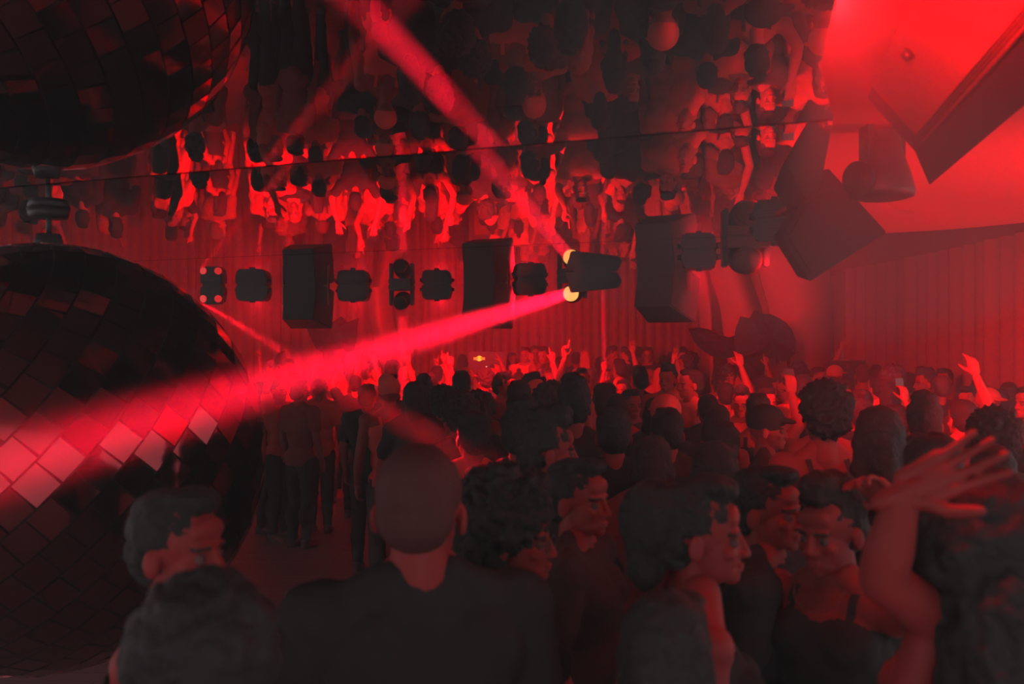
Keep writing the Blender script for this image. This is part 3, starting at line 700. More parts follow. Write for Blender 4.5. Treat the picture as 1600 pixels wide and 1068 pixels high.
_CL = {}
def clothing(kind, female, pose, vox):
    """tee, long, tank, dress: torso shell with or without sleeves"""
    key = (kind, female, pose, vox)
    if key in _CL: return _CL[key]
    g = .016 if kind != 'tank' else .008; k = .86 if female else 1.
    P = torso_pieces(female, g)
    if kind != 'tank':
        P += [limb((-.13, .02, 1.435), (-.058, .03, 1.485), .046 + g, .034 + g), limb((.13, .02, 1.435), (.058, .03, 1.485), .046 + g, .034 + g), limb((-.05, .055, 1.47), (.05, .055, 1.47), .030, .030), ell((0, .045, 1.41), (.12, .065, .08))]
        for sh, el, wr, *_ in arm_frames(pose, female):
            P.append(ell(sh, (.068 * k + .012, .066 * k + .012, .066 * k + .01)))
            if kind == 'tee': P.append(limb(sh, sh + (el - sh) * .62, .056 * k + .010, .052 * k + .014))
            else: P += [limb(sh, el, .056 * k + .010, .048 * k + .012), limb(el, el + (wr - el) * .93, .048 * k + .012, .034 * k + .009)]
    if kind == 'dress': P.append(limb((0, .01, .90), (0, .01, .62), .175, .20))
    v, f = fuse(P, vox * .95, 3, .5, disp=.008, dscale=9.)
    if kind == 'tank':      # open shoulders: only below the collar bones, with two straps
        keep = v[:, 2] < 1.385 + .02 * np.sin(np.abs(v[:, 0]) * 20); f = [q for q in f if all(keep[i] or abs(abs(v[i, 0]) - .085) < .016 and v[i, 2] < 1.47 for i in q)]
    me = mk_mesh('top', v, f, []); _CL[key] = me; return me
def trousers(female, vox):
    key = ('trousers', female, vox)
    if key not in _CL:
        P = leg_pieces(.012) + [ell((0, .01, .95), ((.165 if female else .155) + .012, .125, .11)), ell((.06, .06, .92), (.085, .07, .09)), ell((-.06, .06, .92), (.085, .07, .09))]
        v, f = fuse(P, vox, 3, .5, disp=.008, dscale=11.); _CL[key] = mk_mesh('trousers', v, f, [])
    return _CL[key]
def shoe_mesh():
    if 'shoe' not in _CL:
        v, f = fuse([limb((0, .04, .045), (.012, -.13, .038), .048, .038, flat=.9), ell((0, .04, .07), (.043, .05, .05)), ell((0, -.04, .012), (.05, .14, .012))], .01, 2)
        v[:, 2] = np.maximum(v[:, 2], 0); _CL['shoe'] = mk_mesh('shoe', v, f, [])
    return _CL['shoe']

_HR = {}
def hair_mesh(style, fine):
    """hair in head space (neck joint at origin, face towards -Y)"""
    key = (style, fine)
    if key in _HR: return _HR[key]
    vox = .007 if fine else .011
    cap = [ell((0, .026, .160), (.084, .098, .094), seg=24, rings=16), ell((0, .055, .11), (.078, .07, .075)), ell((0, -.045, .222), (.055, .045, .022))]
    d, s = .006, 30
    if style == 'short': P = cap + [ell((0, -.02, .232), (.062, .07, .022))]
    elif style == 'crop': P = [ell((0, .020, .156), (.0795, .0985, .0915), seg=24, rings=16), ell((0, .05, .11), (.073, .065, .07))]; d = .0015
    elif style == 'quiff': P = cap + [ell((0, -.03, .25), (.058, .06, .035)), ell((0, .03, .25), (.06, .06, .025))]; d = .010
    elif style == 'curly': P = [ell((0, .03, .18), (.112, .118, .112), seg=24, rings=16), ell((0, .07, .12), (.095, .08, .08)), ell((0, -.03, .235), (.08, .06, .05))]; d, s = .022, 38
    elif style == 'afro': P = [ell((0, .035, .185), (.135, .13, .13), seg=24, rings=16), ell((0, .07, .11), (.12, .09, .09)), ell((0, -.03, .25), (.09, .065, .05))]; d, s = .02, 42
    elif style == 'long':
        P = cap + [limb((0, .065, .12), (0, .10, -.17), .078, .070, flat=.7), limb((.062, .03, .12), (.082, .045, -.15), .035, .035), limb((-.062, .03, .12), (-.082, .045, -.15), .035, .035), limb((0, .07, .0), (0, .09, -.2), .085, .055, flat=.6)]; d, s = .010, 18
    elif style == 'bob': P = cap + [limb((0, .06, .12), (0, .065, .01), .082, .078, flat=.8), limb((.066, .02, .12), (.074, .015, .02), .032, .03), limb((-.066, .02, .12), (-.074, .015, .02), .032, .03)]; d = .008
    elif style == 'pulled': P = cap + [ell((0, .11, .15), (.088, .085, .10), seg=20, rings=12), ell((0, .13, .06), (.06, .05, .08)), ell((0, -.02, .235), (.066, .07, .03))]; d = .008
    elif style == 'bun': P = cap[:2] + [ell((0, .05, .275), (.04, .04, .035)), ell((0, -.03, .225), (.06, .06, .022))]; d = .005
    elif style == 'cap': P = [ell((0, .012, .172), (.090, .108, .092), seg=24, rings=16), limb((-.03, -.10, .168), (.03, -.10, .168), .045, .045, flat=.3), limb((-.03, -.13, .162), (.03, -.13, .162), .035, .035, flat=.25)]; d = 0.
    elif style == 'bigback': P = [ell((0, .05, .16), (.125, .125, .125), seg=24, rings=16), limb((0, .09, .08), (0, .12, -.16), .12, .13, flat=.75)]; d, s = .014, 20
    v, f = fuse(P, vox, 2, .5, disp=d, dscale=s)
    me = mk_mesh('hair', v, f, []); _HR[key] = me; return me
HAIR_NECK = None

def shared(me, m):
    """object wants its own material on shared geometry: material linked to the object"""
    return me

def add_part(name, me, m, parent):
    o = bpy.data.objects.new(name, me); COL.objects.link(o); o.parent = parent
    if not me.materials: me.materials.append(None)
    o.material_slots[0].link = 'OBJECT'; o.material_slots[0].material = m
    return o

def glasses_part(parent, rot):
    bm = bmesh.new()
    for s in (-1, 1):
        for a in range(20):
            p = [Vector((s * .032 + .024 * math.cos(2 * PI * q / 20), -.098, .106 + .018 * math.sin(2 * PI * q / 20))) for q in (a, a + 1)]
            cone(bm, p[0], p[1], .0022, .0022, 6)
        cone(bm, (s * .056, -.097, .112), (s * .083, .0, .118), .0022, .0022, 6)
    cone(bm, (-.008, -.1, .108), (.008, -.1, .108), .002, .002, 6)
    g = part('glasses', bm, M['glass_rim'], parent, True); g.matrix_parent_inverse = Matrix(); g.matrix_basis = rot; return g

N_PEOPLE = []
def person(X, Y, H, facing, label, female=False, pose='down', turn=0, nod=0, hair='short', hcol='hair_black', top='tee', tcol='cloth_black', skin='skin', z0=0., fine=False, glasses=False, group='clubbers on the dance floor', legs='denim', phone=None, extra=None, wide=1.):
    vox = .0085 if fine else .0135
    k = H / (1.75 if not female else 1.74)
    t = thing('person', (X, Y, z0), label, 'person', group, R(facing)); t.scale = (k * wide, k * wide, k)
    o = link('body', person_mesh(female, pose, turn, nod, skin, vox), None, t)
    add_part('shirt' if top != 'dress' else 'dress', clothing(top, female, pose, vox), M[tcol], t)
    if top != 'dress': add_part('trousers', trousers(female, vox), M[legs], t)
    for s in (-1, 1):
        sh = add_part('shoe', shoe_mesh(), M['shoe'], t); sh.location = (s * .095, 0, 0)
    hm = Matrix.Translation(Vector(NECK)) @ Matrix.Rotation(R(turn), 4, 'Z') @ Matrix.Rotation(R(nod), 4, 'X') @ Matrix.Diagonal((.95, .95, .95, 1) if female else (1, 1, 1, 1))
    if hair:
        h = add_part('hair' if hair != 'cap' else 'cap', hair_mesh(hair, fine), M[hcol], t); h.matrix_basis = hm
    if glasses: glasses_part(t, hm)
    if phone is not None:
        el, wr, hd, pn, kind = POSES[pose][0]; n = Vector(pn).normalized(); u = Vector(hd).normalized(); n = (n - u * n.dot(u)).normalized(); s_ = n.cross(u)
        c = Vector(wr) + u * .09 + n * .045
        w_ = Matrix(((s_.x, n.x, u.x, c.x), (s_.y, n.y, u.y, c.y), (s_.z, n.z, u.z, c.z), (0, 0, 0, 1)))
        wm = Matrix.Translation((X, Y, z0)) @ Matrix.Rotation(R(facing), 4, 'Z') @ Matrix.Diagonal((k * wide, k * wide, k, 1)) @ w_
        ph = thing('phone', wm.translation, phone, 'phone', None); loc, rq, sc = wm.decompose(); ph.rotation_mode = 'QUATERNION'; ph.rotation_quaternion = rq
        bm = bmesh.new(); box(bm, (0, 0, 0), (.074, .009, .15)); part('case', bm, M['phone'], ph, bevel=.003)
        bm = bmesh.new(); box(bm, (0, -.0052, 0), (.066, .001, .14)); part('screen', bm, M['screen'], ph)
    N_PEOPLE.append((X, Y, H, label))
    return t

# ------------------------------------------------------------------ people: who stands where
TAKEN = [(xs(762, 15.25), 15.25), (xs(1323, 12.2), 12.2), (xs(1185, 13), 12.9), (xs(520, 13.5), 13.4), (xs(1215, 13), 13)]
def man(px, ytop, w, facing, label, dmin=None, **kw):
    """someone whose head top is seen at px, top and whose head is w pixels wide"""
    Y = 257. / w; z0 = kw.get('z0', 0.)
    Htop = CZ + (540 - ytop) / F * Y
    H = Htop - z0
    big = {'afro': .045, 'curly': .03, 'quiff': .02, 'bun': .05}.get(kw.get('hair', 'short'), .012)
    H -= big
    lo, hi = (1.5, 1.84) if kw.get('female') else (1.6, 1.93)
    if not lo <= H <= hi:                     # keep a believable height by standing nearer or farther
        H2 = min(max(H, lo), hi); den = (540 - ytop) / F
        if abs(den) > .004:
            Y2 = (H2 + big + z0 - CZ) / den
            if .6 * Y < Y2 < 1.6 * Y: Y = Y2
        H = H2
    base = Y
    for fct in (1, .96, 1.04, .92, 1.08, .88, 1.13, .84, 1.18, .80, 1.24, .76, 1.3, .7, 1.4, 1.5):
        Yc = base * fct; Hc = CZ + (540 - ytop) / F * Yc - z0 - big
        if fct != 1 and not lo - .03 <= Hc <= hi + .03: continue
        md = .46 if Yc < 4 else .40
        if Yc > 17.0: continue
        if any((xs(px, Yc) - a) ** 2 + (Yc - b) ** 2 < md * md for a, b in TAKEN): continue
        Y = Yc; H = min(max(Hc, lo - .03), hi + .03); break
    else: print('CROWDED', label)
    X = min(xs(px, Y), 4.45)
    TAKEN.append((X, Y))
    return person(X, Y, H, facing, label, **kw)

# nearest people
G0 = 'people standing closest to the camera'
man(655, 682, 132, 196, 'broad man with shaved head seen from behind, black T-shirt, before the open floor', hair='crop', hcol='stubble', turn=-22, fine=True, group=G0, wide=1.06)
man(812, 735, 122, 100, 'man with big curly hair and glasses looking right, beside the shaved-headed man', hair='afro', turn=-25, fine=True, glasses=True, top='tee', tcol='cloth_black', group=G0)
man(912, 712, 92, 70, 'dark-haired man half hidden behind the curly-haired man with glasses', hair='short', turn=-15, fine=True, group=G0, tcol='cloth_dark')
man(862, 640, 84, 125, 'tall dark-haired man looking away to the right, above the man with glasses', hair='quiff', turn=-25, fine=True, group=G0, tcol='cloth_black')
man(1105, 742, 112, 85, 'woman in profile facing right with dark pinned-back hair, centre right foreground', female=True, hair='pulled', turn=-5, fine=True, group=G0, top='tank')
man(1298, 742, 104, -48, 'man with lined forehead looking down left, dark open-necked top and necklace', hair='quiff', turn=-4, nod=8, fine=True, group=G0, tcol='cloth_black', top='tank', hcol='hair_brown', pose='beckon')
man(1208, 724, 62, 62, 'young man with short dark hair between the profile woman and the lined-forehead man', hair='short', turn=-10, fine=True, group=G0, tcol='cloth_black')
man(292, 757, 128, 82, 'man with short dark hair in profile before the mirror ball', hair='short', turn=-12, fine=True, group=G0, top='tank', skin='skin')
man(338, 897, 180, 178, 'person with long thick dark hair seen from behind, lowest in front of the mirror ball', female=True, hair='bigback', fine=True, group=G0, tcol='cloth_black', top='long')
man(1052, 908, 150, 150, 'long-haired person seen from behind near the bottom edge, below the profile woman', female=True, hair='long', fine=True, group=G0, tcol='cloth_black', top='tee', pose='front')

_p = [o for o in COL.objects if o.get('label', '').startswith('man with lined forehead')][0]
bm = bmesh.new(); _w = Vector((.145, .08, 1.70)); _d = (_w - Vector((.36, -.04, 1.46))).normalized(); _c = _w - _d * .012
for a in range(24):
    q = _d.to_track_quat('Z', 'Y'); p = [_c + q @ Vector((.031 * math.cos(2 * PI * b / 24), .031 * math.sin(2 * PI * b / 24), 0)) for b in (a, a + 1)]
    cone(bm, p[0], p[1], .005, .005, 8)
part('bracelet', bm, M['glass_rim'], _p, True, label='dark bracelet')
bm = bmesh.new()
for a in range(16):
    f_ = lambda b: Vector((.075 * math.cos(PI * b / 16), -.055 - .045 * math.sin(PI * b / 16), 1.475 - .06 * math.sin(PI * b / 16)))
    cone(bm, f_(a), f_(a + 1), .003, .003, 6)
part('necklace', bm, M['metal_chain'], _p, True, label='thin metal necklace')
# second band of heads
G1 = 'people in the middle of the crowd'
man(1285, 598, 60, 182, 'person with round curly hair and bare shoulders seen from behind, right of centre', hair='curly', top='tank', group=G1, tcol='cloth_dark')
man(1368, 629, 76, 178, 'woman with smooth long dark hair from behind, right of the bare-shouldered curly head', female=True, hair='long', group=G1)
man(1203, 632, 50, 75, 'man in dark cap turned right, left of the bare-shouldered curly head', hair='cap', hcol='cloth_black', group=G1, tcol='cloth_dark')
man(1128, 655, 58, 170, 'dark-haired man from behind, above the profile woman', hair='short', group=G1)
man(1448, 668, 84, 182, 'woman with wide dark hair from behind, behind the raised open hand', female=True, hair='bob', group=G1)
man(1548, 638, 62, 178, 'dark-haired person from behind near the right edge, below the raised phone arm', hair='curly', group=G1)
man(895, 588, 52, 184, 'man with full dark hair from behind, tall in the centre of the crowd', hair='quiff', group=G1, tcol='cloth_dark')
man(958, 634, 58, 178, 'short-haired man from behind, lower right of the tall centre head', hair='short', group=G1)
man(1042, 634, 56, 176, 'man from behind in dark top in the dark crowd, right of centre', hair='short', group=G1, tcol='cloth_dark')
man(808, 604, 33, 182, 'dark-haired man from behind, left of the tall centre head', hair='short', group=G1)
man(748, 612, 42, 178, 'man from behind with dark hair just below the lit drinks cooler', hair='curly', group=G1)
man(692, 603, 36, 186, 'man with wide dark hair from behind, left of the drinks cooler', hair='curly', group=G1)
man(650, 592, 36, 176, 'woman with dark bobbed hair from behind, under the beam', female=True, hair='bob', group=G1)
man(575, 598, 30, 172, 'dark-haired man from behind where the beam crosses the crowd', hair='short', group=G1)
man(1022, 618, 40, 184, 'dark-haired woman from behind between the two raised arms', female=True, hair='long', group=G1)
man(1105, 612, 32, 180, 'crop-haired man from behind, just right of the profile man lit red', hair='crop', hcol='hair_black', group=G1)
man(1545, 690, 70, 176, 'man from behind in dark top at the right, under the clubber with curly hair', hair='short', group=G1)
man(1400, 690, 66, 184, 'woman in dark top from behind with her hair tied up, below the smooth-haired woman', female=True, hair='bun', group=G1)

man(738, 640, 56, 182, 'person in pale top from behind whose shoulder catches a bright patch of beam', hair='short', group=G1, tcol='cloth_white', turn=20)
# lit clubbers farther off
G2 = 'red-lit clubbers farther back'
man(788, 583, 26, 70, 'man with dark hair in profile facing right, beside the drinks cooler', hair='quiff', group=G2, tcol='cloth_grey')
man(612, 583, 25, 75, 'grey-haired man turned right at the edge of the beam', hair='short', group=G2, tcol='cloth_white')
man(683, 570, 20, 180, 'short-haired man from behind rising above the crowd, right of the pointing hand', hair='short', group=G2, tcol='cloth_grey')
man(1076, 575, 31, -78, 'man with short dark hair in profile facing left, lit red', hair='short', group=G2, tcol='cloth_white')
man(1158, 604, 33, -20, 'man looking at the camera with dark spectacles, under the petal sculpture', hair='quiff', glasses=True, group=G2, tcol='cloth_white')
man(1200, 604, 32, 10, 'man facing the camera with short hair, eyes in shadow, right under the petal sculpture', hair='short', group=G2, tcol='cloth_dark')
man(1226, 590, 25, -60, 'pale-faced young man leaning left beneath the sculpture stems', hair='short', group=G2, tcol='cloth_grey')
man(1280, 572, 24, 14, 'bearded-looking man facing the camera before the black monitor', hair='short', group=G2, tcol='cloth_dark')
man(1318, 590, 25, -70, 'man looking left just below the black monitor', hair='short', group=G2, tcol='cloth_white')
man(1370, 573, 25, 172, 'man from behind with quiffed hair, right of the black monitor', hair='quiff', group=G2, tcol='cloth_white')
man(1416, 580, 26, 180, 'short-haired man from behind in pale shirt before the right curtain', hair='short', group=G2, tcol='cloth_white')
man(1444, 582, 24, 176, 'man from behind in grey shirt before the right curtain', hair='short', group=G2, tcol='cloth_grey')
man(1424, 611, 33, -62, 'bald man lit bright red looking left', hair=None, group=G2, tcol='cloth_grey')
man(1345, 606, 30, 178, 'brown-haired man from behind, lower left of the bald man', hair='short', hcol='hair_brown', group=G2)
man(1512, 602, 32, -60, 'man below the raised phone arm with face turned left', hair='short', group=G2, tcol='cloth_dark')
man(1536, 574, 25, -50, 'man whose face is half hidden by the raised phone arm', hair='short', group=G2, tcol='cloth_grey')
man(1562, 581, 23, 190, 'short-haired man from behind near the right edge at the curtain', hair='short', group=G2, tcol='cloth_dark')
man(1592, 592, 24, 170, 'last dark-haired man from behind at the right edge, before the curtain', hair='short', group=G2)
man(1548, 606, 27, 20, 'person in a pale cap under the right curtain', hair='cap', hcol='cloth_white', group=G2)
man(1604, 600, 36, -80, 'smiling woman in profile at the right edge of the view facing left', female=True, hair='long', group=G2, tcol='cloth_grey')
man(1396, 628, 30, 184, 'woman from behind with long dark hair, holding her phone straight up', female=True, hair='bob', group=G2, pose='phone_r', phone='phone held straight up left of the bald man')
man(1500, 622, 34, 188, 'person from behind stretching one bare arm high with a phone', group=G2, top='tank', pose='up_r', hair='short', tcol='cloth_dark')
man(1185, 612, 28, 165, 'person from behind holding up a small glowing phone left of the monitor', hair='short', group=G2, pose='phone_r', top='tank', phone='phone held up under the petal sculpture')
man(1132, 596, 24, 184, 'person from behind raising one arm left of the petal sculpture', hair='short', group=G2, pose='up_r', top='tank')
man(836, 588, 21, 176, 'woman with brown hair from behind pointing one finger up high', female=True, hair='long', hcol='hair_brown', group=G2, pose='point_r', top='tank')
man(672, 586, 21.5, 184, 'person from behind raising a pointing hand beneath the light shaft', hair='short', group=G2, pose='point_r', top='tank')
man(610, 586, 22, 184, 'person from behind with arm up at the edge of the beam', hair='short', group=G2, pose='up_r', top='tank')
man(556, 584, 21.5, 180, 'man from behind clasping both hands overhead in the beam', hair='crop', hcol='hair_black', group=G2, pose='both_up')
man(952, 596, 28, 160, 'woman from behind with bright hair clip, in front of the blonde woman', female=True, hair='bob', group=G2)
man(988, 606, 30, 20, 'pale-faced person facing the camera, tilted head, right of centre', hair='short', group=G2, tcol='cloth_dark')
man(500, 588, 22, 176, 'person in the beam with dark hair from behind, left part of the crowd', hair='short', group=G2, tcol='cloth_white')
man(470, 592, 23, 150, 'man in the beam turned half away, left part of the crowd', hair='short', group=G2, tcol='cloth_grey')
man(437, 590, 25, 60, 'pair-dancing man at the left end of the crowd by the mirror ball', hair='short', group=G2, tcol='cloth_white', pose='up_r')
man(412, 594, 25, 100, 'woman leaning close at the left end of the crowd by the mirror ball', female=True, hair='bob', group=G2, tcol='cloth_grey')
man(532, 582, 21, 182, 'woman from behind with light hair in the beam', female=True, hair='long', hcol='hair_blonde', group=G2, tcol='cloth_dark')

# on the low riser before the back curtain
G3 = 'people on the riser before the back curtain'
RZ = .22
for px, top, w, fa, lab, kw in [
    (722, 552, 16.5, 190, 'woman with long dark hair at the left side of the drinks cooler', dict(female=True, hair='long')),
    (774, 548, 16.5, 40, 'woman with dark hair at the right side of the drinks cooler', dict(female=True, hair='long')),
    (801, 549, 16.5, 20, 'first woman on the riser right of the cooler, dark hair', dict(female=True, hair='bob')),
    (820, 541, 16.8, -20, 'man in pale T-shirt on the riser looking left', dict(tcol='cloth_white')),
    (836, 539, 16.3, 10, 'man in dark shirt behind the man in patterned shirt', dict(tcol='cloth_dark')),
    (850, 540, 17.3, -30, 'man in patterned grey shirt looking down on the riser', dict(tcol='cloth_grey', top='tee', nod=15)),
    (875, 556, 17.0, 10, 'shorter dark-haired woman right of the patterned shirt', dict(female=True, hair='bob')),
    (900, 549, 16.3, 170, 'man half hidden behind the blonde woman', dict()),
    (913, 546, 17.2, 205, 'woman with long blonde hair and bare shoulders on the riser', dict(female=True, hair='long', hcol='hair_blonde', top='tank', tcol='cloth_white')),
    (937, 556, 16.6, 180, 'woman with long dark hair next to the thin vertical light shaft', dict(female=True, hair='long')),
    (958, 541, 16.6, 40, 'man with quiffed hair just right of the thin light shaft', dict(hair='quiff', tcol='cloth_grey')),
    (977, 543, 17.2, -90, 'man in profile facing left in dark top on the riser', dict(hair='quiff')),
    (998, 542, 16.3, 100, 'person with fluffy hair behind the man who points', dict(hair='curly', hcol='hair_brown')),
    (1012, 541, 17.4, -10, 'young man in black sweater raising a pointing hand by his face', dict(top='long', pose='phone_r', tcol='cloth_black')),
    (1037, 554, 16.8, 170, 'dark-haired woman right of the man in black sweater', dict(female=True, hair='bob')),
    (1052, 548, 16.3, 30, 'woman with raised elbow near the right end of the riser', dict(female=True, hair='long', hcol='hair_brown', tcol='cloth_grey')),
    (1067, 543, 16.6, -20, 'tall man with quiff at the right end of the riser', dict(hair='quiff', tcol='cloth_dark')),
    (1079, 550, 17.2, 170, 'person with round dark hair at the very right end of the riser', dict(hair='curly')),
    (1065, 559, 18.2, 5, 'smiling man in grey before the tall man with quiff', dict(tcol='cloth_grey')),
    (451, 559, 17.5, 15, 'man facing the camera above the crowd near the mirror ball', dict(tcol='cloth_grey')),
]:
    kk = dict(kw); z = RZ if 700 < px < 1100 else 0
    man(px, top, w, fa, lab, z0=z, group=G3 if z else G2, **kk)

# the packed crowd between them (also what the mirrored ceiling shows from above)
rnd = random.Random(21)
HS = [('short', 'hair_black', 'short dark hair', False), ('quiff', 'hair_black', 'tousled dark hair', False), ('crop', 'stubble', 'close-cropped head', False), ('curly', 'hair_brown', 'curly brown hair', False),
      ('long', 'hair_black', 'long dark hair', True), ('bob', 'hair_brown', 'brown bobbed hair', True), ('long', 'hair_blonde', 'long fair hair', True), ('bun', 'hair_black', 'dark bun', True), ('cap', 'cloth_white', 'pale cap', False)]
TS = [('tee', 'cloth_black', 'black T-shirt'), ('tee', 'cloth_dark', 'dark T-shirt'), ('tee', 'cloth_white', 'white T-shirt'), ('long', 'cloth_black', 'black sweater'), ('tee', 'cloth_grey', 'grey T-shirt'), ('tank', 'cloth_white', 'white strappy top'), ('tank', 'cloth_black', 'black strappy top'), ('tee', 'cloth_red', 'red T-shirt')]
PS = [('down', 'arms down')] * 3 + [('drink', 'hand out'), ('front', 'hands clasped'), ('drink', 'hand out'), ('front', 'hands clasped'), ('point_r', 'pointing up'), ('up_r', 'one arm raised')]
used = {}
def beam_dist(X, Y):
    tt = max(0, (8.5 - Y)); return abs(X - (.503 - .2194 * tt)) if Y < 8.4 else 9
def fill(n, x0, x1, y0, y1, zone, bright, hmax=1.74, cond=None):
    k = tries = 0; bx0, by0, bx1, by1 = xs(318, 9.85), 9.85, xs(744, 4.3), 4.3
    while k < n and tries < 4000:
        tries += 1
        Y = rnd.uniform(y0, y1); X = rnd.uniform(x0, x1) if x0 is not None else 0
        if cond and not cond(X, Y): continue
        if 4.4 < Y < 7.3 and abs(X - (bx0 + (bx1 - bx0) * (by0 - Y) / (by0 - by1))) < .42: continue
        if any((X - a) ** 2 + (Y - b) ** 2 < .52 ** 2 for a, b in TAKEN): continue
        if (X - xs(40, 4.37)) ** 2 + (Y - 4.37) ** 2 < 1.15 ** 2: continue
        h = rnd.choice(HS); tp = rnd.choice(TS if bright else [TS[0], TS[1], TS[3], TS[6], TS[4]]); ps = rnd.choice(PS if Y > 9.8 else PS[:5])
        fem = h[3]; fa = rnd.choice([170, 180, 190, 200, 160, 180, 120, 240, 20, -30, 0]) if Y > 6.5 else rnd.choice([165, 180, 195, 150, 210])
        H = rnd.uniform(1.55, 1.66) if fem else rnd.uniform(1.64, hmax)
        face = 'facing forward' if abs(fa) < 50 else 'turned aside' if fa in (120, 240) else 'from behind'
        lab = f'{"woman" if fem else "man"} with {h[2]}, {tp[2]}, {ps[1]}, {face}, {zone}'
        if used.get(lab): continue
        used[lab] = 1; TAKEN.append((X, Y)); k += 1
        person(X, Y, H, fa, lab, female=fem, hair=h[0], hcol=h[1], top=tp[0], tcol=tp[1], pose=ps[0], turn=rnd.choice([-25, 0, 0, 25]), skin=rnd.choice(['skin', 'skin_tan']), legs=rnd.choice(['denim', 'cloth_black']), group='clubbers in the packed crowd, ' + zone)
    return k
openfloor = lambda X, Y: not (xs(415, Y) < X < xs(610, Y) and Y < 9.6)
fill(20, -1.0, 4.4, 3.3, 6.2, 'near crowd', False, 1.72, lambda X, Y: X > xs(640, Y) and X < xs(1640, Y))
fill(38, -2.2, 4.5, 6.2, 9.4, 'mid floor', True, 1.74, lambda X, Y: X > xs(600, Y) and X < xs(1630, Y))
fill(44, -3.2, 4.4, 9.6, 13.4, 'far floor', True, 1.74, lambda X, Y: X > xs(400, Y) and X < xs(1560, Y))
fill(26, -6.5, -2.6, 6.4, 13.5, 'behind mirror ball', True, 1.78, lambda X, Y: X < xs(400, Y) and X > xs(-40, Y))
fill(10, -2.5, 2.6, 13.6, 14.6, 'by riser', True, 1.72)

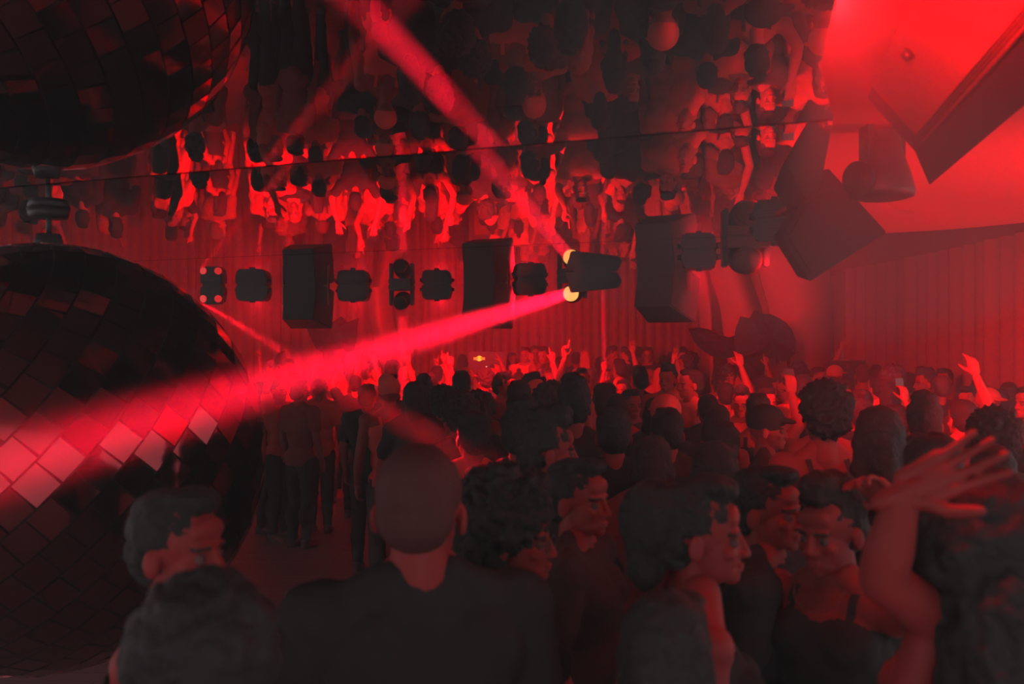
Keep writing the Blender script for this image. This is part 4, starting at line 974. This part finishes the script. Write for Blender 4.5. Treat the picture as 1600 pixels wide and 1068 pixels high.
# ------------------------------------------------------------------ raised arms in the right foreground
def arm_thing(label, pts, hdir, pn, kind, bracelet=None):
    pass
ax, ay = 1480, 1.80
def near_arm_person():
    """large dark-haired person at the right whose bare bent arm lifts an open hand"""
    Y = 1.72; t = thing('person', (xs(1535, Y), Y, 0), 'dark-haired person at the right edge lifting a bare bent arm with open hand', 'person', G0)
    H = CZ + (540 - 768) / F * Y - .02; k = H / 1.74; X0 = t.location.x
    sh = Vector((xs(1462, Y) - X0, -.02, CZ + (540 - 962) / F * Y)); el = at(1378, 905, 1.66) - t.location; wr = at(1412, 770, 1.60) - t.location
    tip = at(1552, 705, 1.56) - t.location
    P = [(v * k, f) for v, f in torso_pieces(True) + leg_pieces()]
    P += [(v * k, f) for v, f in [limb((-.12, .015, 1.43), (-.03, .018, 1.50), .042, .045), limb((.12, .015, 1.43), (.03, .018, 1.50), .042, .045), limb((0, .02, 1.42), (0, .02, 1.50), .048, .046)]]
    rot = rotm('Z', 160); P = [(v @ rot.T, f) for v, f in P]
    P += [limb(Vector((-.12, 0, 1.40 * k)), sh, .045, .045), limb(sh, el, .047, .040), limb(el, el.lerp(wr, .35), .040, .041), limb(el.lerp(wr, .35), wr, .041, .026), limb(Vector((.15, 0, 1.4 * k)), Vector((.22, -.02, 1.1)), .045, .04), limb(Vector((.22, -.02, 1.1)), Vector((.2, .2, 1.0)), .04, .027)]
    P += [limb((s * .09, .05, .05), (s * .1, .2, .03), .045, .032) for s in (-1, 1)]
    v, f = fuse(P, .0085, 2); V = [v]; f = list(f); b = len(v)
    hd = (tip - wr); z = hd.normalized(); y = -(Vector((0, -1, .45)) - z * Vector((0, -1, .45)).dot(z)).normalized(); x = y.cross(z)
    m3 = np.array(((x.x, y.x, z.x), (x.y, y.y, z.y), (x.z, y.z, z.z))); hv, hf = hand('open', .0035)
    hv = (hv * .98) @ m3.T + np.array(wr); V.append(hv); f += [tuple(b + i for i in q) for q in hf]; b += len(hv)
    hv2, hf2 = hand('relaxed', .0055); V.append(hv2 @ rotm('X', -90).T + np.array((.2, .2, 1.0))); f += [tuple(b + i for i in q) for q in hf2]; b += len(hv2); nb = len(f)
    h, hf, hm = head(True, .0036); rm = rotm('Z', 160); h = (h @ rm.T) + np.array(NECK) * k; f += [tuple(b + i for i in q) for q in hf]; V.append(h)
    me = mk_mesh('body', np.concatenate(V), f, [M['skin'], M['lips'], M['brow'], M['eye_white'], M['iris']], [0] * nb + list(hm)); link('body', me, None, t)
    pr = Matrix.Rotation(R(160), 4, 'Z') @ Matrix.Diagonal((k, k, k, 1))
    o = add_part('shirt', clothing('tank', True, 'down', .0085), M['cloth_black'], t); o.matrix_basis = pr
    o = add_part('trousers', trousers(True, .0135), M['cloth_black'], t); o.matrix_basis = pr
    hr = add_part('hair', hair_mesh('bigback', True), M['hair_black'], t); hr.matrix_basis = Matrix.Translation(Vector(NECK) * k) @ Matrix.Rotation(R(170), 4, 'Z')
near_arm_person()


# ------------------------------------------------------------------ haze
bm = bmesh.new(); box(bm, (-1.2, 8, 2.0), (13.6, 21, 4.1))
me = bpy.data.meshes.new('haze'); bm.to_mesh(me); bm.free()
hz = bpy.data.materials.new('haze'); hz.use_nodes = True; nt = hz.node_tree; nt.nodes.clear()
vo = nt.nodes.new('ShaderNodeVolumeScatter'); ou = nt.nodes.new('ShaderNodeOutputMaterial')
vo.inputs['Color'].default_value = (1, 1, 1, 1); vo.inputs['Density'].default_value = HAZE; vo.inputs['Anisotropy'].default_value = .3
nt.links.new(vo.outputs[0], ou.inputs['Volume'])
me.materials.append(hz); o = bpy.data.objects.new('haze', me); COL.objects.link(o); meta(o, 'thin red-lit smoke haze filling the whole club room', 'haze', kind='stuff')
# extra haze volume, added to widen the glow round the blazing lamp
bm = bmesh.new(); bmesh.ops.create_icosphere(bm, subdivisions=4, radius=1)
for v in bm.verts: v.co = Vector((v.co.x * .8, v.co.y * .75, v.co.z * .42)) * (1 + .18 * noise.noise(v.co * 1.7))
bmesh.ops.translate(bm, verts=bm.verts, vec=(.72, 2.35, ZM - .16))
hz2 = hz.copy(); hz2.node_tree.nodes['Volume Scatter'].inputs['Density'].default_value = .18
o = part('added_glow_haze', bm, hz2, None, True); meta(o, 'added denser haze widening the glow of the blazing lamp at the top edge', 'smoke', kind='stuff')
SC.cycles.volume_bounces = 0; SC.cycles.max_bounces = 5; SC.cycles.diffuse_bounces = 2; SC.cycles.glossy_bounces = 4
SC.cycles.use_denoising = True
